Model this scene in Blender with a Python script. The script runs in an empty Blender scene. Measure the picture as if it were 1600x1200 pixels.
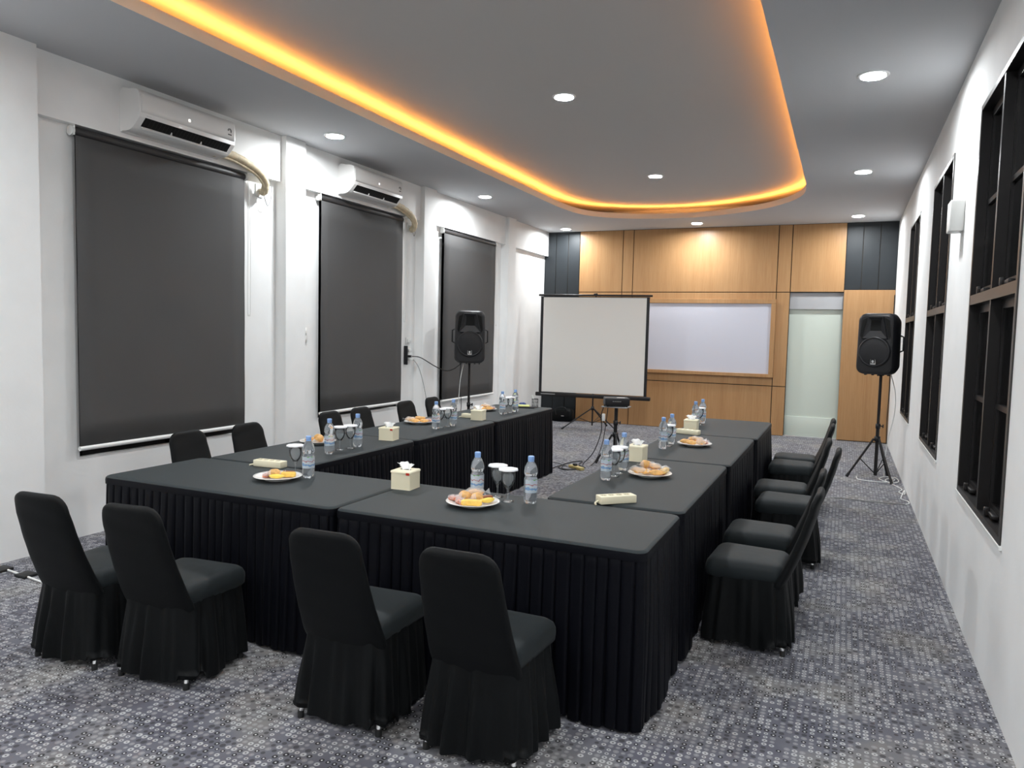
import bpy, bmesh, math, random
from mathutils import Vector, Matrix
from mathutils.geometry import tessellate_polygon
from mathutils import noise as mnoise
random.seed(7)
SC = bpy.context.scene
COL = SC.collection
PI = math.pi

# ------------------------------------------------------------------ camera
f_px = 1173.2
pitch, yaw, roll = map(math.radians, (3.992, 23.795, 1.362))
CH = 1.602
Fv = Vector((-math.sin(yaw)*math.cos(pitch), math.cos(yaw)*math.cos(pitch), -math.sin(pitch)))
Rv = Vector((math.cos(yaw), math.sin(yaw), 0))
Uv = Rv.cross(Fv)
R2 = Rv*math.cos(roll)+Uv*math.sin(roll)
U2 = -Rv*math.sin(roll)+Uv*math.cos(roll)
cd = bpy.data.cameras.new('camera')
cam = bpy.data.objects.new('camera', cd)
COL.objects.link(cam)
m = Matrix(((R2.x, U2.x, -Fv.x, 0), (R2.y, U2.y, -Fv.y, 0), (R2.z, U2.z, -Fv.z, CH), (0, 0, 0, 1)))
cam.matrix_world = m
cd.sensor_width = 36
cd.lens = f_px/1600*36
cd.clip_start = 0.02
cd.clip_end = 200
SC.camera = cam

# ------------------------------------------------------------------ world, exposure
w = bpy.data.worlds.new('night'); SC.world = w
w.use_nodes = True
w.node_tree.nodes['Background'].inputs[0].default_value = (0.010, 0.013, 0.022, 1)
w.node_tree.nodes['Background'].inputs[1].default_value = 1.0
SC.view_settings.view_transform = 'Standard'
SC.view_settings.look = 'None'
SC.view_settings.gamma = 1.0
SC.view_settings.exposure = 0.22
SC.view_settings.use_curve_mapping = False
SC.cycles.use_denoising = True
SC.cycles.max_bounces = 10
SC.cycles.diffuse_bounces = 6
SC.cycles.transmission_bounces = 8
SC.cycles.transparent_max_bounces = 12
SC.cycles.caustics_refractive = True
SC.cycles.sample_clamp_indirect = 6

LAMP_W = 30.0           # each downlight
LAMP_COL = (0.93, 0.975, 1.0)
LED_STR = 104.0
LED_COL = (1.0, 0.37, 0.065)

# ------------------------------------------------------------------ room numbers
XL, XP, XB, XR = -5.13, -5.0, -5.06, 0.674
YB, YF = 12.99, -2.6
HC, HLIP, HTRAY = 3.428, 3.508, 3.635

# ------------------------------------------------------------------ materials
def lin(c):
    return tuple(((v/255)/12.92 if v/255 <= 0.04045 else ((v/255+0.055)/1.055)**2.4) for v in c)

def mat(name, col, rough=0.6, metal=0.0, spec=0.5, noise=0.0, nscale=40, bump=0.0, bscale=200, sheen=0.0,
        trans=0.0, ior=1.45, alpha=1.0, emit=None, estr=0.0, coat=0.0, stretch=None):
    M = bpy.data.materials.new(name); M.use_nodes = True
    nt = M.node_tree; b = nt.nodes['Principled BSDF']
    b.inputs['Base Color'].default_value = (*col, 1)
    b.inputs['Roughness'].default_value = rough
    b.inputs['Metallic'].default_value = metal
    b.inputs['Specular IOR Level'].default_value = spec
    b.inputs['IOR'].default_value = ior
    b.inputs['Transmission Weight'].default_value = trans
    b.inputs['Alpha'].default_value = alpha
    b.inputs['Coat Weight'].default_value = coat
    if sheen:
        b.inputs['Sheen Weight'].default_value = sheen
        b.inputs['Sheen Roughness'].default_value = 0.5
    if emit:
        b.inputs['Emission Color'].default_value = (*emit, 1)
        b.inputs['Emission Strength'].default_value = estr
    if noise or bump:
        tc = nt.nodes.new('ShaderNodeTexCoord')
        mp = nt.nodes.new('ShaderNodeMapping')
        nt.links.new(tc.outputs['Object'], mp.inputs[0])
        if stretch: mp.inputs['Scale'].default_value = stretch
    if noise:
        n = nt.nodes.new('ShaderNodeTexNoise'); n.inputs['Scale'].default_value = nscale
        n.inputs['Detail'].default_value = 4
        nt.links.new(mp.outputs[0], n.inputs['Vector'])
        mr = nt.nodes.new('ShaderNodeMapRange')
        mr.inputs['From Min'].default_value = 0.3; mr.inputs['From Max'].default_value = 0.7
        mr.inputs['To Min'].default_value = 1-noise; mr.inputs['To Max'].default_value = 1+noise
        nt.links.new(n.outputs['Fac'], mr.inputs['Value'])
        mx = nt.nodes.new('ShaderNodeVectorMath'); mx.operation = 'SCALE'
        mx.inputs[0].default_value = col
        nt.links.new(mr.outputs[0], mx.inputs['Scale'])
        nt.links.new(mx.outputs[0], b.inputs['Base Color'])
    if bump:
        n2 = nt.nodes.new('ShaderNodeTexNoise'); n2.inputs['Scale'].default_value = bscale
        nt.links.new(mp.outputs[0], n2.inputs['Vector'])
        bp = nt.nodes.new('ShaderNodeBump'); bp.inputs['Strength'].default_value = bump
        bp.inputs['Distance'].default_value = 0.002
        nt.links.new(n2.outputs['Fac'], bp.inputs['Height'])
        nt.links.new(bp.outputs[0], b.inputs['Normal'])
    return M

def wood_mat():
    M = bpy.data.materials.new('oak_veneer'); M.use_nodes = True
    nt = M.node_tree; N = nt.nodes; L = nt.links; b = N['Principled BSDF']
    tc = N.new('ShaderNodeTexCoord'); mp = N.new('ShaderNodeMapping')
    mp.inputs['Scale'].default_value = (1, 1, 0.035)
    L.new(tc.outputs['Object'], mp.inputs[0])
    n = N.new('ShaderNodeTexNoise'); n.inputs['Scale'].default_value = 70; n.inputs['Detail'].default_value = 6
    n.inputs['Roughness'].default_value = 0.65
    L.new(mp.outputs[0], n.inputs['Vector'])
    n2 = N.new('ShaderNodeTexNoise'); n2.inputs['Scale'].default_value = 9; n2.inputs['Detail'].default_value = 3
    L.new(mp.outputs[0], n2.inputs['Vector'])
    ad = N.new('ShaderNodeMath'); ad.operation = 'MULTIPLY_ADD'; ad.inputs[1].default_value = 0.6
    L.new(n.outputs['Fac'], ad.inputs[0])
    m2 = N.new('ShaderNodeMath'); m2.operation = 'MULTIPLY'; m2.inputs[1].default_value = 0.4
    L.new(n2.outputs['Fac'], m2.inputs[0]); L.new(m2.outputs[0], ad.inputs[2])
    cr = N.new('ShaderNodeValToRGB')
    cr.color_ramp.elements[0].position = 0.36; cr.color_ramp.elements[0].color = (*lin((164, 122, 80)), 1)
    cr.color_ramp.elements[1].position = 0.64; cr.color_ramp.elements[1].color = (*lin((180, 140, 97)), 1)
    L.new(ad.outputs[0], cr.inputs[0]); L.new(cr.outputs[0], b.inputs['Base Color'])
    b.inputs['Roughness'].default_value = 0.38
    b.inputs['Specular IOR Level'].default_value = 0.4
    return M

def carpet_mat():
    """rows of small dots and rings, 28 mm apart, on a blotchy grey ground"""
    M = bpy.data.materials.new('dotted_carpet'); M.use_nodes = True
    nt = M.node_tree; N = nt.nodes; L = nt.links; b = N['Principled BSDF']
    P = 0.0285
    tc = N.new('ShaderNodeTexCoord')
    sc = N.new('ShaderNodeVectorMath'); sc.operation = 'SCALE'; sc.inputs['Scale'].default_value = 1/P
    L.new(tc.outputs['Object'], sc.inputs[0])
    fl = N.new('ShaderNodeVectorMath'); fl.operation = 'FLOOR'; L.new(sc.outputs[0], fl.inputs[0])
    fr = N.new('ShaderNodeVectorMath'); fr.operation = 'FRACTION'; L.new(sc.outputs[0], fr.inputs[0])
    # flatten z
    def flat(src):
        mu = N.new('ShaderNodeVectorMath'); mu.operation = 'MULTIPLY'; mu.inputs[1].default_value = (1, 1, 0)
        L.new(src, mu.inputs[0]); return mu.outputs[0]
    cell = flat(fl.outputs[0])
    sb = N.new('ShaderNodeVectorMath'); sb.operation = 'SUBTRACT'; sb.inputs[1].default_value = (.5, .5, 0)
    L.new(flat(fr.outputs[0]), sb.inputs[0])
    ln = N.new('ShaderNodeVectorMath'); ln.operation = 'LENGTH'; L.new(sb.outputs[0], ln.inputs[0])
    r = ln.outputs['Value']
    wn = N.new('ShaderNodeTexWhiteNoise'); wn.noise_dimensions = '2D'; L.new(cell, wn.inputs['Vector'])
    wsep = N.new('ShaderNodeSeparateColor'); L.new(wn.outputs['Color'], wsep.inputs[0])
    # clusters: low-frequency noise steers the kind of dot
    cn = N.new('ShaderNodeTexNoise'); cn.inputs['Scale'].default_value = 0.11; cn.inputs['Detail'].default_value = 2
    L.new(cell, cn.inputs['Vector'])
    def math_(op, a, bb=None, c=None):
        q = N.new('ShaderNodeMath'); q.operation = op
        for i, v in enumerate((a, bb, c)):
            if v is None: continue
            if isinstance(v, (int, float)): q.inputs[i].default_value = v
            else: L.new(v, q.inputs[i])
        return q.outputs[0]
    rnd = wsep.outputs[0]; rnd2 = wsep.outputs[1]
    kind = math_('ADD', math_('MULTIPLY', rnd, 0.8), math_('MULTIPLY', math_('SUBTRACT', cn.outputs['Fac'], 0.40), 0.40))
    rad = math_('ADD', math_('MULTIPLY', rnd2, 0.14), 0.25)
    disc = math_('SUBTRACT', 1.0, math_('SMOOTH_MIN', 1.0, math_('MAXIMUM', 0.0, math_('MULTIPLY', math_('SUBTRACT', r, rad), 14)), 0.05))
    core = math_('LESS_THAN', r, 0.13)
    def ramp(fac, stops, interp='CONSTANT'):
        cr = N.new('ShaderNodeValToRGB'); cr.color_ramp.interpolation = interp
        els = cr.color_ramp.elements
        els[0].position = stops[0][0]; els[0].color = (*[stops[0][1]]*3, 1)
        els[1].position = stops[1][0]; els[1].color = (*[stops[1][1]]*3, 1)
        for p_, v in stops[2:]:
            e = els.new(p_); e.color = (v, v, v, 1)
        L.new(fac, cr.inputs[0]); return cr.outputs[0]
    ringc = ramp(kind, [(0, .22), (.10, .03), (.20, .50), (.38, .012), (.52, .52), (.64, .34), (.80, .012), (.92, .5)])
    corec = ramp(kind, [(0, .55), (.10, .03), (.20, .05), (.38, .70), (.52, .10), (.64, .42), (.80, .70), (.92, .5)])
    alph = ramp(kind, [(0, .0), (.10, .75), (.20, .8), (.38, .95), (.52, .85), (.64, .5), (.80, .95), (.92, .6)])
    # ground
    g = N.new('ShaderNodeTexNoise'); g.inputs['Scale'].default_value = 2.6; g.inputs['Detail'].default_value = 3
    L.new(tc.outputs['Object'], g.inputs['Vector'])
    gr = N.new('ShaderNodeValToRGB')
    e = gr.color_ramp.elements
    e[0].position = .33; e[0].color = (*lin((88, 88, 98)), 1)
    e[1].position = .66; e[1].color = (*lin((122, 120, 119)), 1)
    x = e.new(.5); x.color = (*lin((102, 102, 110)), 1)
    L.new(g.outputs['Fac'], gr.inputs[0])
    mc = N.new('ShaderNodeMix'); mc.data_type = 'RGBA'; L.new(core, mc.inputs['Factor'])
    L.new(ringc, mc.inputs['A']); L.new(corec, mc.inputs['B'])
    # small light dot in the centre of blank cells
    mg = N.new('ShaderNodeMix'); mg.data_type = 'RGBA'
    L.new(math_('MULTIPLY', math_('MULTIPLY', disc, alph), 0.9), mg.inputs['Factor'])
    L.new(gr.outputs[0], mg.inputs['A']); L.new(mc.outputs['Result'], mg.inputs['B'])
    L.new(mg.outputs['Result'], b.inputs['Base Color'])
    b.inputs['Roughness'].default_value = 0.95
    b.inputs['Specular IOR Level'].default_value = 0.1
    b.inputs['Sheen Weight'].default_value = 0.22; b.inputs['Sheen Roughness'].default_value = 0.35
    n3 = N.new('ShaderNodeTexNoise'); n3.inputs['Scale'].default_value = 400
    L.new(tc.outputs['Object'], n3.inputs['Vector'])
    bp = N.new('ShaderNodeBump'); bp.inputs['Strength'].default_value = 0.4; bp.inputs['Distance'].default_value = 0.003
    L.new(n3.outputs['Fac'], bp.inputs['Height']); L.new(bp.outputs[0], b.inputs['Normal'])
    return M

M = {}
M['wall'] = mat('white_plaster', (.87, .87, .86), .75, noise=.03, nscale=3, bump=.25, bscale=60)
M['ceil'] = mat('ceiling_paint', (.52, .525, .54), .8, bump=.1, bscale=80)
M['tray'] = mat('tray_paint', (.52, .505, .49), .8)
M['fascia'] = mat('fascia_warm_glow', (.86, .70, .54), .6)  # white cove lip; the warm glow on it is put into the colour
M['wood'] = wood_mat()
M['carpet'] = carpet_mat()
M['slate'] = mat('slate_laminate', lin((27, 32, 36)), .5, noise=.05, nscale=8)
M['gap'] = mat('joint_shadow_gap', (.02, .017, .014), .8)
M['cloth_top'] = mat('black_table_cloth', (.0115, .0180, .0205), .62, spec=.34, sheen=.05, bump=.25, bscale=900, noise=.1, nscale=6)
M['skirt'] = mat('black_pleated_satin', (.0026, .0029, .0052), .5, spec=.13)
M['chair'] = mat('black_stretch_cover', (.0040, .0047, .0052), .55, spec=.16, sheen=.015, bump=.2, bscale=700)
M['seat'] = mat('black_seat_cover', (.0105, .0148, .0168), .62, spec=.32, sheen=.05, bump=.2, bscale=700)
M['chrome'] = mat('chrome_tube', (.75, .75, .75), .2, metal=1)
M['rubber'] = mat('black_rubber', (.015, .015, .015), .6)
M['black'] = mat('black_plastic', (.011, .011, .013), .42, noise=.1, nscale=30)
M['blackm'] = mat('black_metal', (.020, .018, .018), .4, metal=.3)
M['grille'] = mat('speaker_grille', (.010, .010, .012), .6, bump=.6, bscale=900)
M['deep'] = mat('matt_black_recess', (.003, .003, .003), .9)
M['blind'] = mat('charcoal_blind_fabric', lin((75, 74, 74)), .8, noise=.03, nscale=2, bump=.2, bscale=800)
M['blind_roll'] = mat('charcoal_roller_fabric', lin((52, 51, 52)), .5)
M['whitep'] = mat('white_plastic', (.78, .78, .76), .35)
M['ac'] = mat('white_ac_plastic', (.80, .79, .77), .32, coat=.2)
M['tape'] = mat('cream_wrap_tape', lin((205, 190, 160)), .6, noise=.15, nscale=30)
M['frame'] = mat('dark_bronze_aluminium', lin((48, 46, 46)), .38, metal=.6)
M['frame_lit'] = mat('lit_bronze_aluminium', lin((84, 80, 77)), .35, metal=.6)  # lighter copy of the frame bronze; reflection on its front put into the colour
M['board'] = mat('whiteboard_enamel', lin((202, 202, 212)), .22)
M['screen'] = mat('matte_projection_fabric', lin((226, 223, 217)), .9)
M['cream'] = mat('cream_plastic', lin((232, 224, 196)), .4)
M['creamd'] = mat('cream_socket', lin((196, 188, 156)), .5)
M['tissue'] = mat('white_tissue', (.85, .85, .84), .8)
M['paper'] = mat('white_paper_lid', (.86, .86, .88), .7)
M['red'] = mat('red_tag', lin((190, 50, 30)), .5)
M['china'] = mat('white_china', (.82, .80, .76), .18, coat=.3)
M['cap'] = mat('blue_cap', lin((132, 166, 216)), .4)
def shell_mat(name, tint, ior, milk):
    q = bpy.data.materials.new(name); q.use_nodes = True
    nt = q.node_tree; nt.nodes.clear(); N = nt.nodes; L = nt.links
    out = N.new('ShaderNodeOutputMaterial'); mix = N.new('ShaderNodeMixShader'); m2 = N.new('ShaderNodeMixShader')
    tr = N.new('ShaderNodeBsdfTransparent'); tr.inputs[0].default_value = (*tint, 1)
    gl = N.new('ShaderNodeBsdfGlossy'); gl.inputs['Roughness'].default_value = .04
    df = N.new('ShaderNodeBsdfDiffuse'); df.inputs[0].default_value = (.8, .84, .88, 1)
    fr = N.new('ShaderNodeFresnel'); fr.inputs[0].default_value = ior
    m2.inputs[0].default_value = milk
    L.new(tr.outputs[0], m2.inputs[1]); L.new(df.outputs[0], m2.inputs[2])
    L.new(fr.outputs[0], mix.inputs[0]); L.new(m2.outputs[0], mix.inputs[1]); L.new(gl.outputs[0], mix.inputs[2])
    L.new(mix.outputs[0], out.inputs[0])
    return q
def water_mat():
    q = mat('clear_bottle_water', (.97, .985, 1.0), .02, trans=1.0, ior=1.28)
    nt = q.node_tree; N = nt.nodes; L = nt.links
    pr = N['Principled BSDF']; out = [n for n in N if n.type == 'OUTPUT_MATERIAL'][0]
    mx = N.new('ShaderNodeMixShader'); mx.inputs[0].default_value = .13
    df = N.new('ShaderNodeBsdfDiffuse'); df.inputs[0].default_value = (.80, .86, .92, 1)
    L.new(pr.outputs[0], mx.inputs[1]); L.new(df.outputs[0], mx.inputs[2]); L.new(mx.outputs[0], out.inputs[0])
    return q
M['pet_shell'] = shell_mat('clear_bottle_plastic', (.95, .97, 1.0), 1.3, .16)
M['pet'] = water_mat()
M['glass'] = shell_mat('clear_drinking_glass', (.96, .97, .97), 1.25, .10)
M['bread'] = mat('golden_bread', lin((222, 172, 104)), .45, noise=.35, nscale=25, bump=.5, bscale=60)
M['bread2'] = mat('yellow_sponge', lin((238, 196, 96)), .55, noise=.15, nscale=40, bump=.4, bscale=150)
M['choc'] = mat('brown_cake', lin((142, 84, 52)), .5, noise=.2, nscale=40)
M['pink'] = mat('striped_pink_pastry', lin((196, 120, 92)), .4, noise=.4, nscale=35)
M['banana'] = mat('banana_yellow', lin((240, 208, 92)), .45, noise=.1, nscale=20)
M['greenlt'] = mat('pale_green_wall', lin((205, 213, 202)), .45)
M['greyw'] = mat('grey_header', lin((170, 170, 172)), .6)
M['yellow'] = mat('yellow_note', lin((226, 230, 150)), .6)
M['bluep'] = mat('blue_plastic', lin((40, 62, 120)), .4)
M['strip'] = mat('tan_power_strip', lin((190, 170, 110)), .5)
M['lampring'] = mat('white_lamp_ring', (.85, .85, .85), .4)
M['lamp'] = mat('lit_diffuser', (1, 1, 1), .5, emit=(.93, .97, 1), estr=9.0)
M['led'] = mat('warm_led_tape', (1, .8, .5), .5, emit=LED_COL, estr=LED_STR)
M['silver'] = mat('silver_badge', (.6, .6, .6), .3, metal=.7)
M['lit'] = mat('lit_display', (1, 1, 1), .5, emit=(1, .98, .95), estr=2.0)
M['lcd'] = mat('sticker_ink', (.05, .05, .05), .5)
M['grey'] = mat('mid_grey_plastic', (.28, .28, .28), .5)

def wrap_mat():
    q = mat('clear_wrapper', (.92, .92, .92), .12, alpha=.28, bump=.8, bscale=60)
    return q
M['wrap'] = wrap_mat()

def pane_mat():
    q = bpy.data.materials.new('night_window_glass'); q.use_nodes = True
    nt = q.node_tree; nt.nodes.clear()
    out = nt.nodes.new('ShaderNodeOutputMaterial'); mix = nt.nodes.new('ShaderNodeMixShader')
    tr = nt.nodes.new('ShaderNodeBsdfTransparent'); tr.inputs[0].default_value = (.55, .6, .66, 1)
    gl = nt.nodes.new('ShaderNodeBsdfGlossy'); gl.inputs['Roughness'].default_value = .02
    fr = nt.nodes.new('ShaderNodeFresnel'); fr.inputs[0].default_value = 1.5
    nt.links.new(fr.outputs[0], mix.inputs[0]); nt.links.new(tr.outputs[0], mix.inputs[1]); nt.links.new(gl.outputs[0], mix.inputs[2])
    nt.links.new(mix.outputs[0], out.inputs[0])
    return q
M['pane'] = pane_mat()

def label_mat():
    """printed bottle sleeve: pale blue and white, a green flash near the top, clear at its edges"""
    q = bpy.data.materials.new('printed_bottle_label'); q.use_nodes = True
    nt = q.node_tree; N = nt.nodes; L = nt.links; b = N['Principled BSDF']
    tc = N.new('ShaderNodeTexCoord'); sp = N.new('ShaderNodeSeparateXYZ'); L.new(tc.outputs['Object'], sp.inputs[0])
    n = N.new('ShaderNodeTexNoise'); n.inputs['Scale'].default_value = 42; n.inputs['Detail'].default_value = 1
    L.new(tc.outputs['Object'], n.inputs['Vector'])
    ad = N.new('ShaderNodeMath'); ad.operation = 'MULTIPLY_ADD'; ad.inputs[1].default_value = .035
    L.new(n.outputs['Fac'], ad.inputs[0]); L.new(sp.outputs['Z'], ad.inputs[2])
    cr = N.new('ShaderNodeValToRGB'); e = cr.color_ramp.elements
    mr = N.new('ShaderNodeMapRange'); mr.inputs['From Min'].default_value = .055; mr.inputs['From Max'].default_value = .165
    L.new(ad.outputs[0], mr.inputs['Value']); L.new(mr.outputs[0], cr.inputs[0])
    cr.color_ramp.interpolation = 'CONSTANT'
    e[0].position = 0; e[0].color = (*lin((200, 216, 228)), 1)
    e[1].position = .30; e[1].color = (*lin((120, 164, 214)), 1)
    for p_, c in ((.40, (214, 224, 232)), (.52, (190, 120, 120)), (.57, (206, 218, 230)), (.78, (96, 190, 60)), (.90, (214, 226, 226))):
        x = e.new(p_); x.color = (*lin(c), 1)
    L.new(cr.outputs[0], b.inputs['Base Color']); b.inputs['Roughness'].default_value = .3
    b.inputs['Alpha'].default_value = .62
    return q
M['label'] = label_mat()

# ------------------------------------------------------------------ mesh helpers
class MB:
    def __init__(s): s.v = []; s.f = []; s.flat = set()
    def add(s, vs, fs, flat=True):
        o = len(s.v); s.v += [tuple(v) for v in vs]
        for f in fs:
            if flat: s.flat.add(len(s.f))
            s.f.append(tuple(i+o for i in f))
        return s
    def box(s, x0, x1, y0, y1, z0, z1, T=None):
        vs = [Vector((x, y, z)) for z in (z0, z1) for y in (y0, y1) for x in (x0, x1)]
        if T: vs = [T @ v for v in vs]
        return s.add(vs, [(0, 2, 3, 1), (4, 5, 7, 6), (0, 1, 5, 4), (2, 6, 7, 3), (0, 4, 6, 2), (1, 3, 7, 5)])
    def bbox(s, x0, x1, y0, y1, z0, z1, r=.003, T=None, seg=2):
        bm = bmesh.new()
        bmesh.ops.create_cube(bm, size=1)
        for v in bm.verts:
            v.co = Vector(((x0+x1)/2+v.co.x*(x1-x0), (y0+y1)/2+v.co.y*(y1-y0), (z0+z1)/2+v.co.z*(z1-z0)))
        bmesh.ops.bevel(bm, geom=list(bm.edges), offset=r, segments=seg, affect='EDGES', profile=.5)
        bm.verts.index_update()
        vs = [T @ v.co if T else v.co.copy() for v in bm.verts]
        fs = [[v.index for v in f.verts] for f in bm.faces]
        bm.free()
        return s.add(vs, fs, True if seg < 2 else False)
    def loft(s, rings, cap0=True, cap1=True, closed=True, flat=False):
        n = len(rings[0]); o = []
        vs = [p for r in rings for p in r]; fs = []
        for i in range(len(rings)-1):
            for j in range(n if closed else n-1):
                k = (j+1) % n
                fs.append((i*n+j, i*n+k, (i+1)*n+k, (i+1)*n+j))
        nf = len(s.f)
        s.add(vs, fs, flat)
        if cap0: s.add(rings[0][::-1], [tuple(range(n))], True)
        if cap1: s.add(rings[-1], [tuple(range(n))], True)
        return s
    def lathe(s, prof, n=24, c=(0, 0, 0), T=None, cap0=False, cap1=False):
        rings = []
        for r, z in prof:
            ring = [Vector((c[0]+r*math.cos(2*PI*i/n), c[1]+r*math.sin(2*PI*i/n), c[2]+z)) for i in range(n)]
            if T: ring = [T @ p for p in ring]
            rings.append(ring)
        return s.loft(rings, cap0, cap1)
    def tube(s, pts, r, n=8, caps=True):
        pts = [Vector(p) for p in pts]; rs = r if isinstance(r, (list, tuple)) else [r]*len(pts)
        rings = []; up = None
        for i, p in enumerate(pts):
            t = (pts[min(i+1, len(pts)-1)]-pts[max(i-1, 0)]).normalized()
            if up is None:
                a = Vector((0, 0, 1)) if abs(t.z) < .9 else Vector((1, 0, 0))
                up = (a-t*a.dot(t)).normalized()
            else:
                up = up-t*up.dot(t)
                if up.length < 1e-6: up = t.orthogonal()
                up.normalize()
            sd = t.cross(up)
            rings.append([p+(up*math.cos(2*PI*k/n)+sd*math.sin(2*PI*k/n))*rs[i] for k in range(n)])
        return s.loft(rings, caps, caps)
    def disc(s, c, r, axis='z', n=24, h=.002):
        T = Matrix.Translation(Vector(c))
        if axis == 'y': T = T @ Matrix.Rotation(PI/2, 4, 'X')
        if axis == 'x': T = T @ Matrix.Rotation(PI/2, 4, 'Y')
        return s.lathe([(r, 0), (r, h)], n, T=T, cap0=True, cap1=True)
    def build(s, name, m, parent=None, loc=None, clean=True):
        me = bpy.data.meshes.new(name)
        me.from_pydata(s.v, [], s.f)
        me.polygons.foreach_set('use_smooth', [i not in s.flat for i in range(len(s.f))])
        me.update()
        if clean:
            bm = bmesh.new(); bm.from_mesh(me)
            bmesh.ops.recalc_face_normals(bm, faces=bm.faces)
            bm.to_mesh(me); bm.free()
        me.materials.append(M[m] if isinstance(m, str) else m)
        o = bpy.data.objects.new(name, me); COL.objects.link(o)
        if parent: o.parent = parent
        if loc: o.location = loc
        return o

def catmull(pts, sub=8, closed=False):
    pts = [Vector(p) for p in pts]; out = []; n = len(pts)
    for i in range(n if closed else n-1):
        if closed: p = [pts[(i+k) % n] for k in (-1, 0, 1, 2)]
        else: p = [pts[max(i-1, 0)], pts[i], pts[i+1], pts[min(i+2, n-1)]]
        for k in range(sub):
            t = k/sub
            out.append(.5*((2*p[1])+(p[2]-p[0])*t+(2*p[0]-5*p[1]+4*p[2]-p[3])*t*t+(3*p[1]-p[0]-3*p[2]+p[3])*t**3))
    if not closed: out.append(pts[-1])
    return out

def rrect(hx, hy, r, n=5, cx=0, cy=0, z=0, hy0=None):
    """rounded rectangle ring, counter-clockwise"""
    pts = []
    for (sx, sy, a0) in ((1, 1, 0), (-1, 1, PI/2), (-1, -1, PI), (1, -1, 1.5*PI)):
        for k in range(n+1):
            a = a0+PI/2*k/n
            pts.append(Vector((cx+sx*(hx-r)+r*math.cos(a), cy+sy*(hy-r)+r*math.sin(a), z)))
    return pts

def resample(ring, n):
    P = ring+[ring[0]]; L = [0]
    for i in range(len(ring)): L.append(L[-1]+(P[i+1]-P[i]).length)
    out = []; k = 0
    for j in range(n):
        s = L[-1]*j/n
        while L[k+1] < s: k += 1
        out.append(P[k].lerp(P[k+1], (s-L[k])/max(L[k+1]-L[k], 1e-9)))
    return out

def empty(name, label, cat, loc=(0, 0, 0), rz=0, group=None, kind=None):
    o = bpy.data.objects.new(name, None); COL.objects.link(o)
    o.location = loc; o.rotation_euler = (0, 0, rz); o.empty_display_size = .1
    return tag(o, label, cat, group, kind)
def tag(o, label=None, cat=None, group=None, kind=None):
    if label: o['label'] = label
    if cat: o['category'] = cat
    if group: o['group'] = group
    if kind: o['kind'] = kind
    return o
KIDS = {}
def children(o): return [c for c in COL.objects if c.parent == o]
def dup(src, loc, rz, label, cat=None, group=None):
    ch = KIDS.get(src.name)
    if ch is None:
        ch = [(c, children(c)) for c in children(src)]
        KIDS[src.name] = ch
    r = src.copy(); COL.objects.link(r); r.location = loc; r.rotation_euler = (0, 0, rz)
    r['label'] = label
    if cat: r['category'] = cat
    if group: r['group'] = group
    for c, gs in ch:
        d = c.copy(); COL.objects.link(d); d.parent = r
        for g in gs:
            q = g.copy(); COL.objects.link(q); q.parent = d
    return r

# ================================================================== SETTING
# floor
b = MB(); b.box(XL-.2, XR+.2, YF-.2, YB+.9, -.1, 0)
tag(b.build('floor', 'carpet'), 'grey carpet patterned with rows of small light and dark dots and rings', 'floor', kind='structure')

# ---- left wall
LW = [(3.745, 5.40, .60), (6.49, 8.09, .625), (9.13, 10.78, .59)]   # openings y0,y1,z0
b = MB()
ys = [YF]
for y0, y1, z0 in LW:
    b.box(XL-.2, XL, ys[-1], y0, 0, HTRAY)
    b.box(XL-.2, XL, y0, y1, 0, z0); b.box(XL-.2, XL, y0, y1, 3.0, HTRAY)
    ys.append(y1)
b.box(XL-.2, XL, ys[-1], YB+.9, 0, HTRAY)
wl = tag(b.build('wall_left', 'wall'), 'white plastered wall with pillars and three covered windows', 'wall', kind='structure')
PIL = [(.43, .74), (3.08, 3.39), (5.83, 6.12), (8.44, 8.75), (11.08, 11.37)]
for y0, y1 in PIL:
    MB().box(XL-.01, XP, y0, y1, 0, HC+.02).build('pillar', 'wall', wl)
for y0, y1 in ((-2.6, .43), (.74, 3.08), (3.39, 5.83), (6.12, 8.44), (8.75, 11.08), (11.37, YB)):
    MB().box(XL-.01, XB, y0, y1, 2.995, HC+.02).build('beam', 'wall', wl)
for i, (y0, y1, z0) in enumerate(LW):
    wn = MB()
    for a in (y0, y1-.05): wn.box(XL-.09, XL-.04, a, a+.05, z0, 3.0)
    for a in (z0, 2.95): wn.box(XL-.09, XL-.04, y0, y1, a, a+.05)
    wn.box(XL-.09, XL-.04, (y0+y1)/2-.03, (y0+y1)/2+.03, z0, 3.0)
    o = tag(wn.build('window_%d' % (i+1), 'frame'), 'dark framed left wall window covered by the %s charcoal roller blind' % ('first', 'second', 'third')[i], 'window', kind='structure')
    for a, c in ((y0+.05, (y0+y1)/2-.03), ((y0+y1)/2+.03, y1-.05)):
        MB().box(XL-.068, XL-.062, a, c, z0+.05, 2.95).build('pane', 'deep', o)

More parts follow.
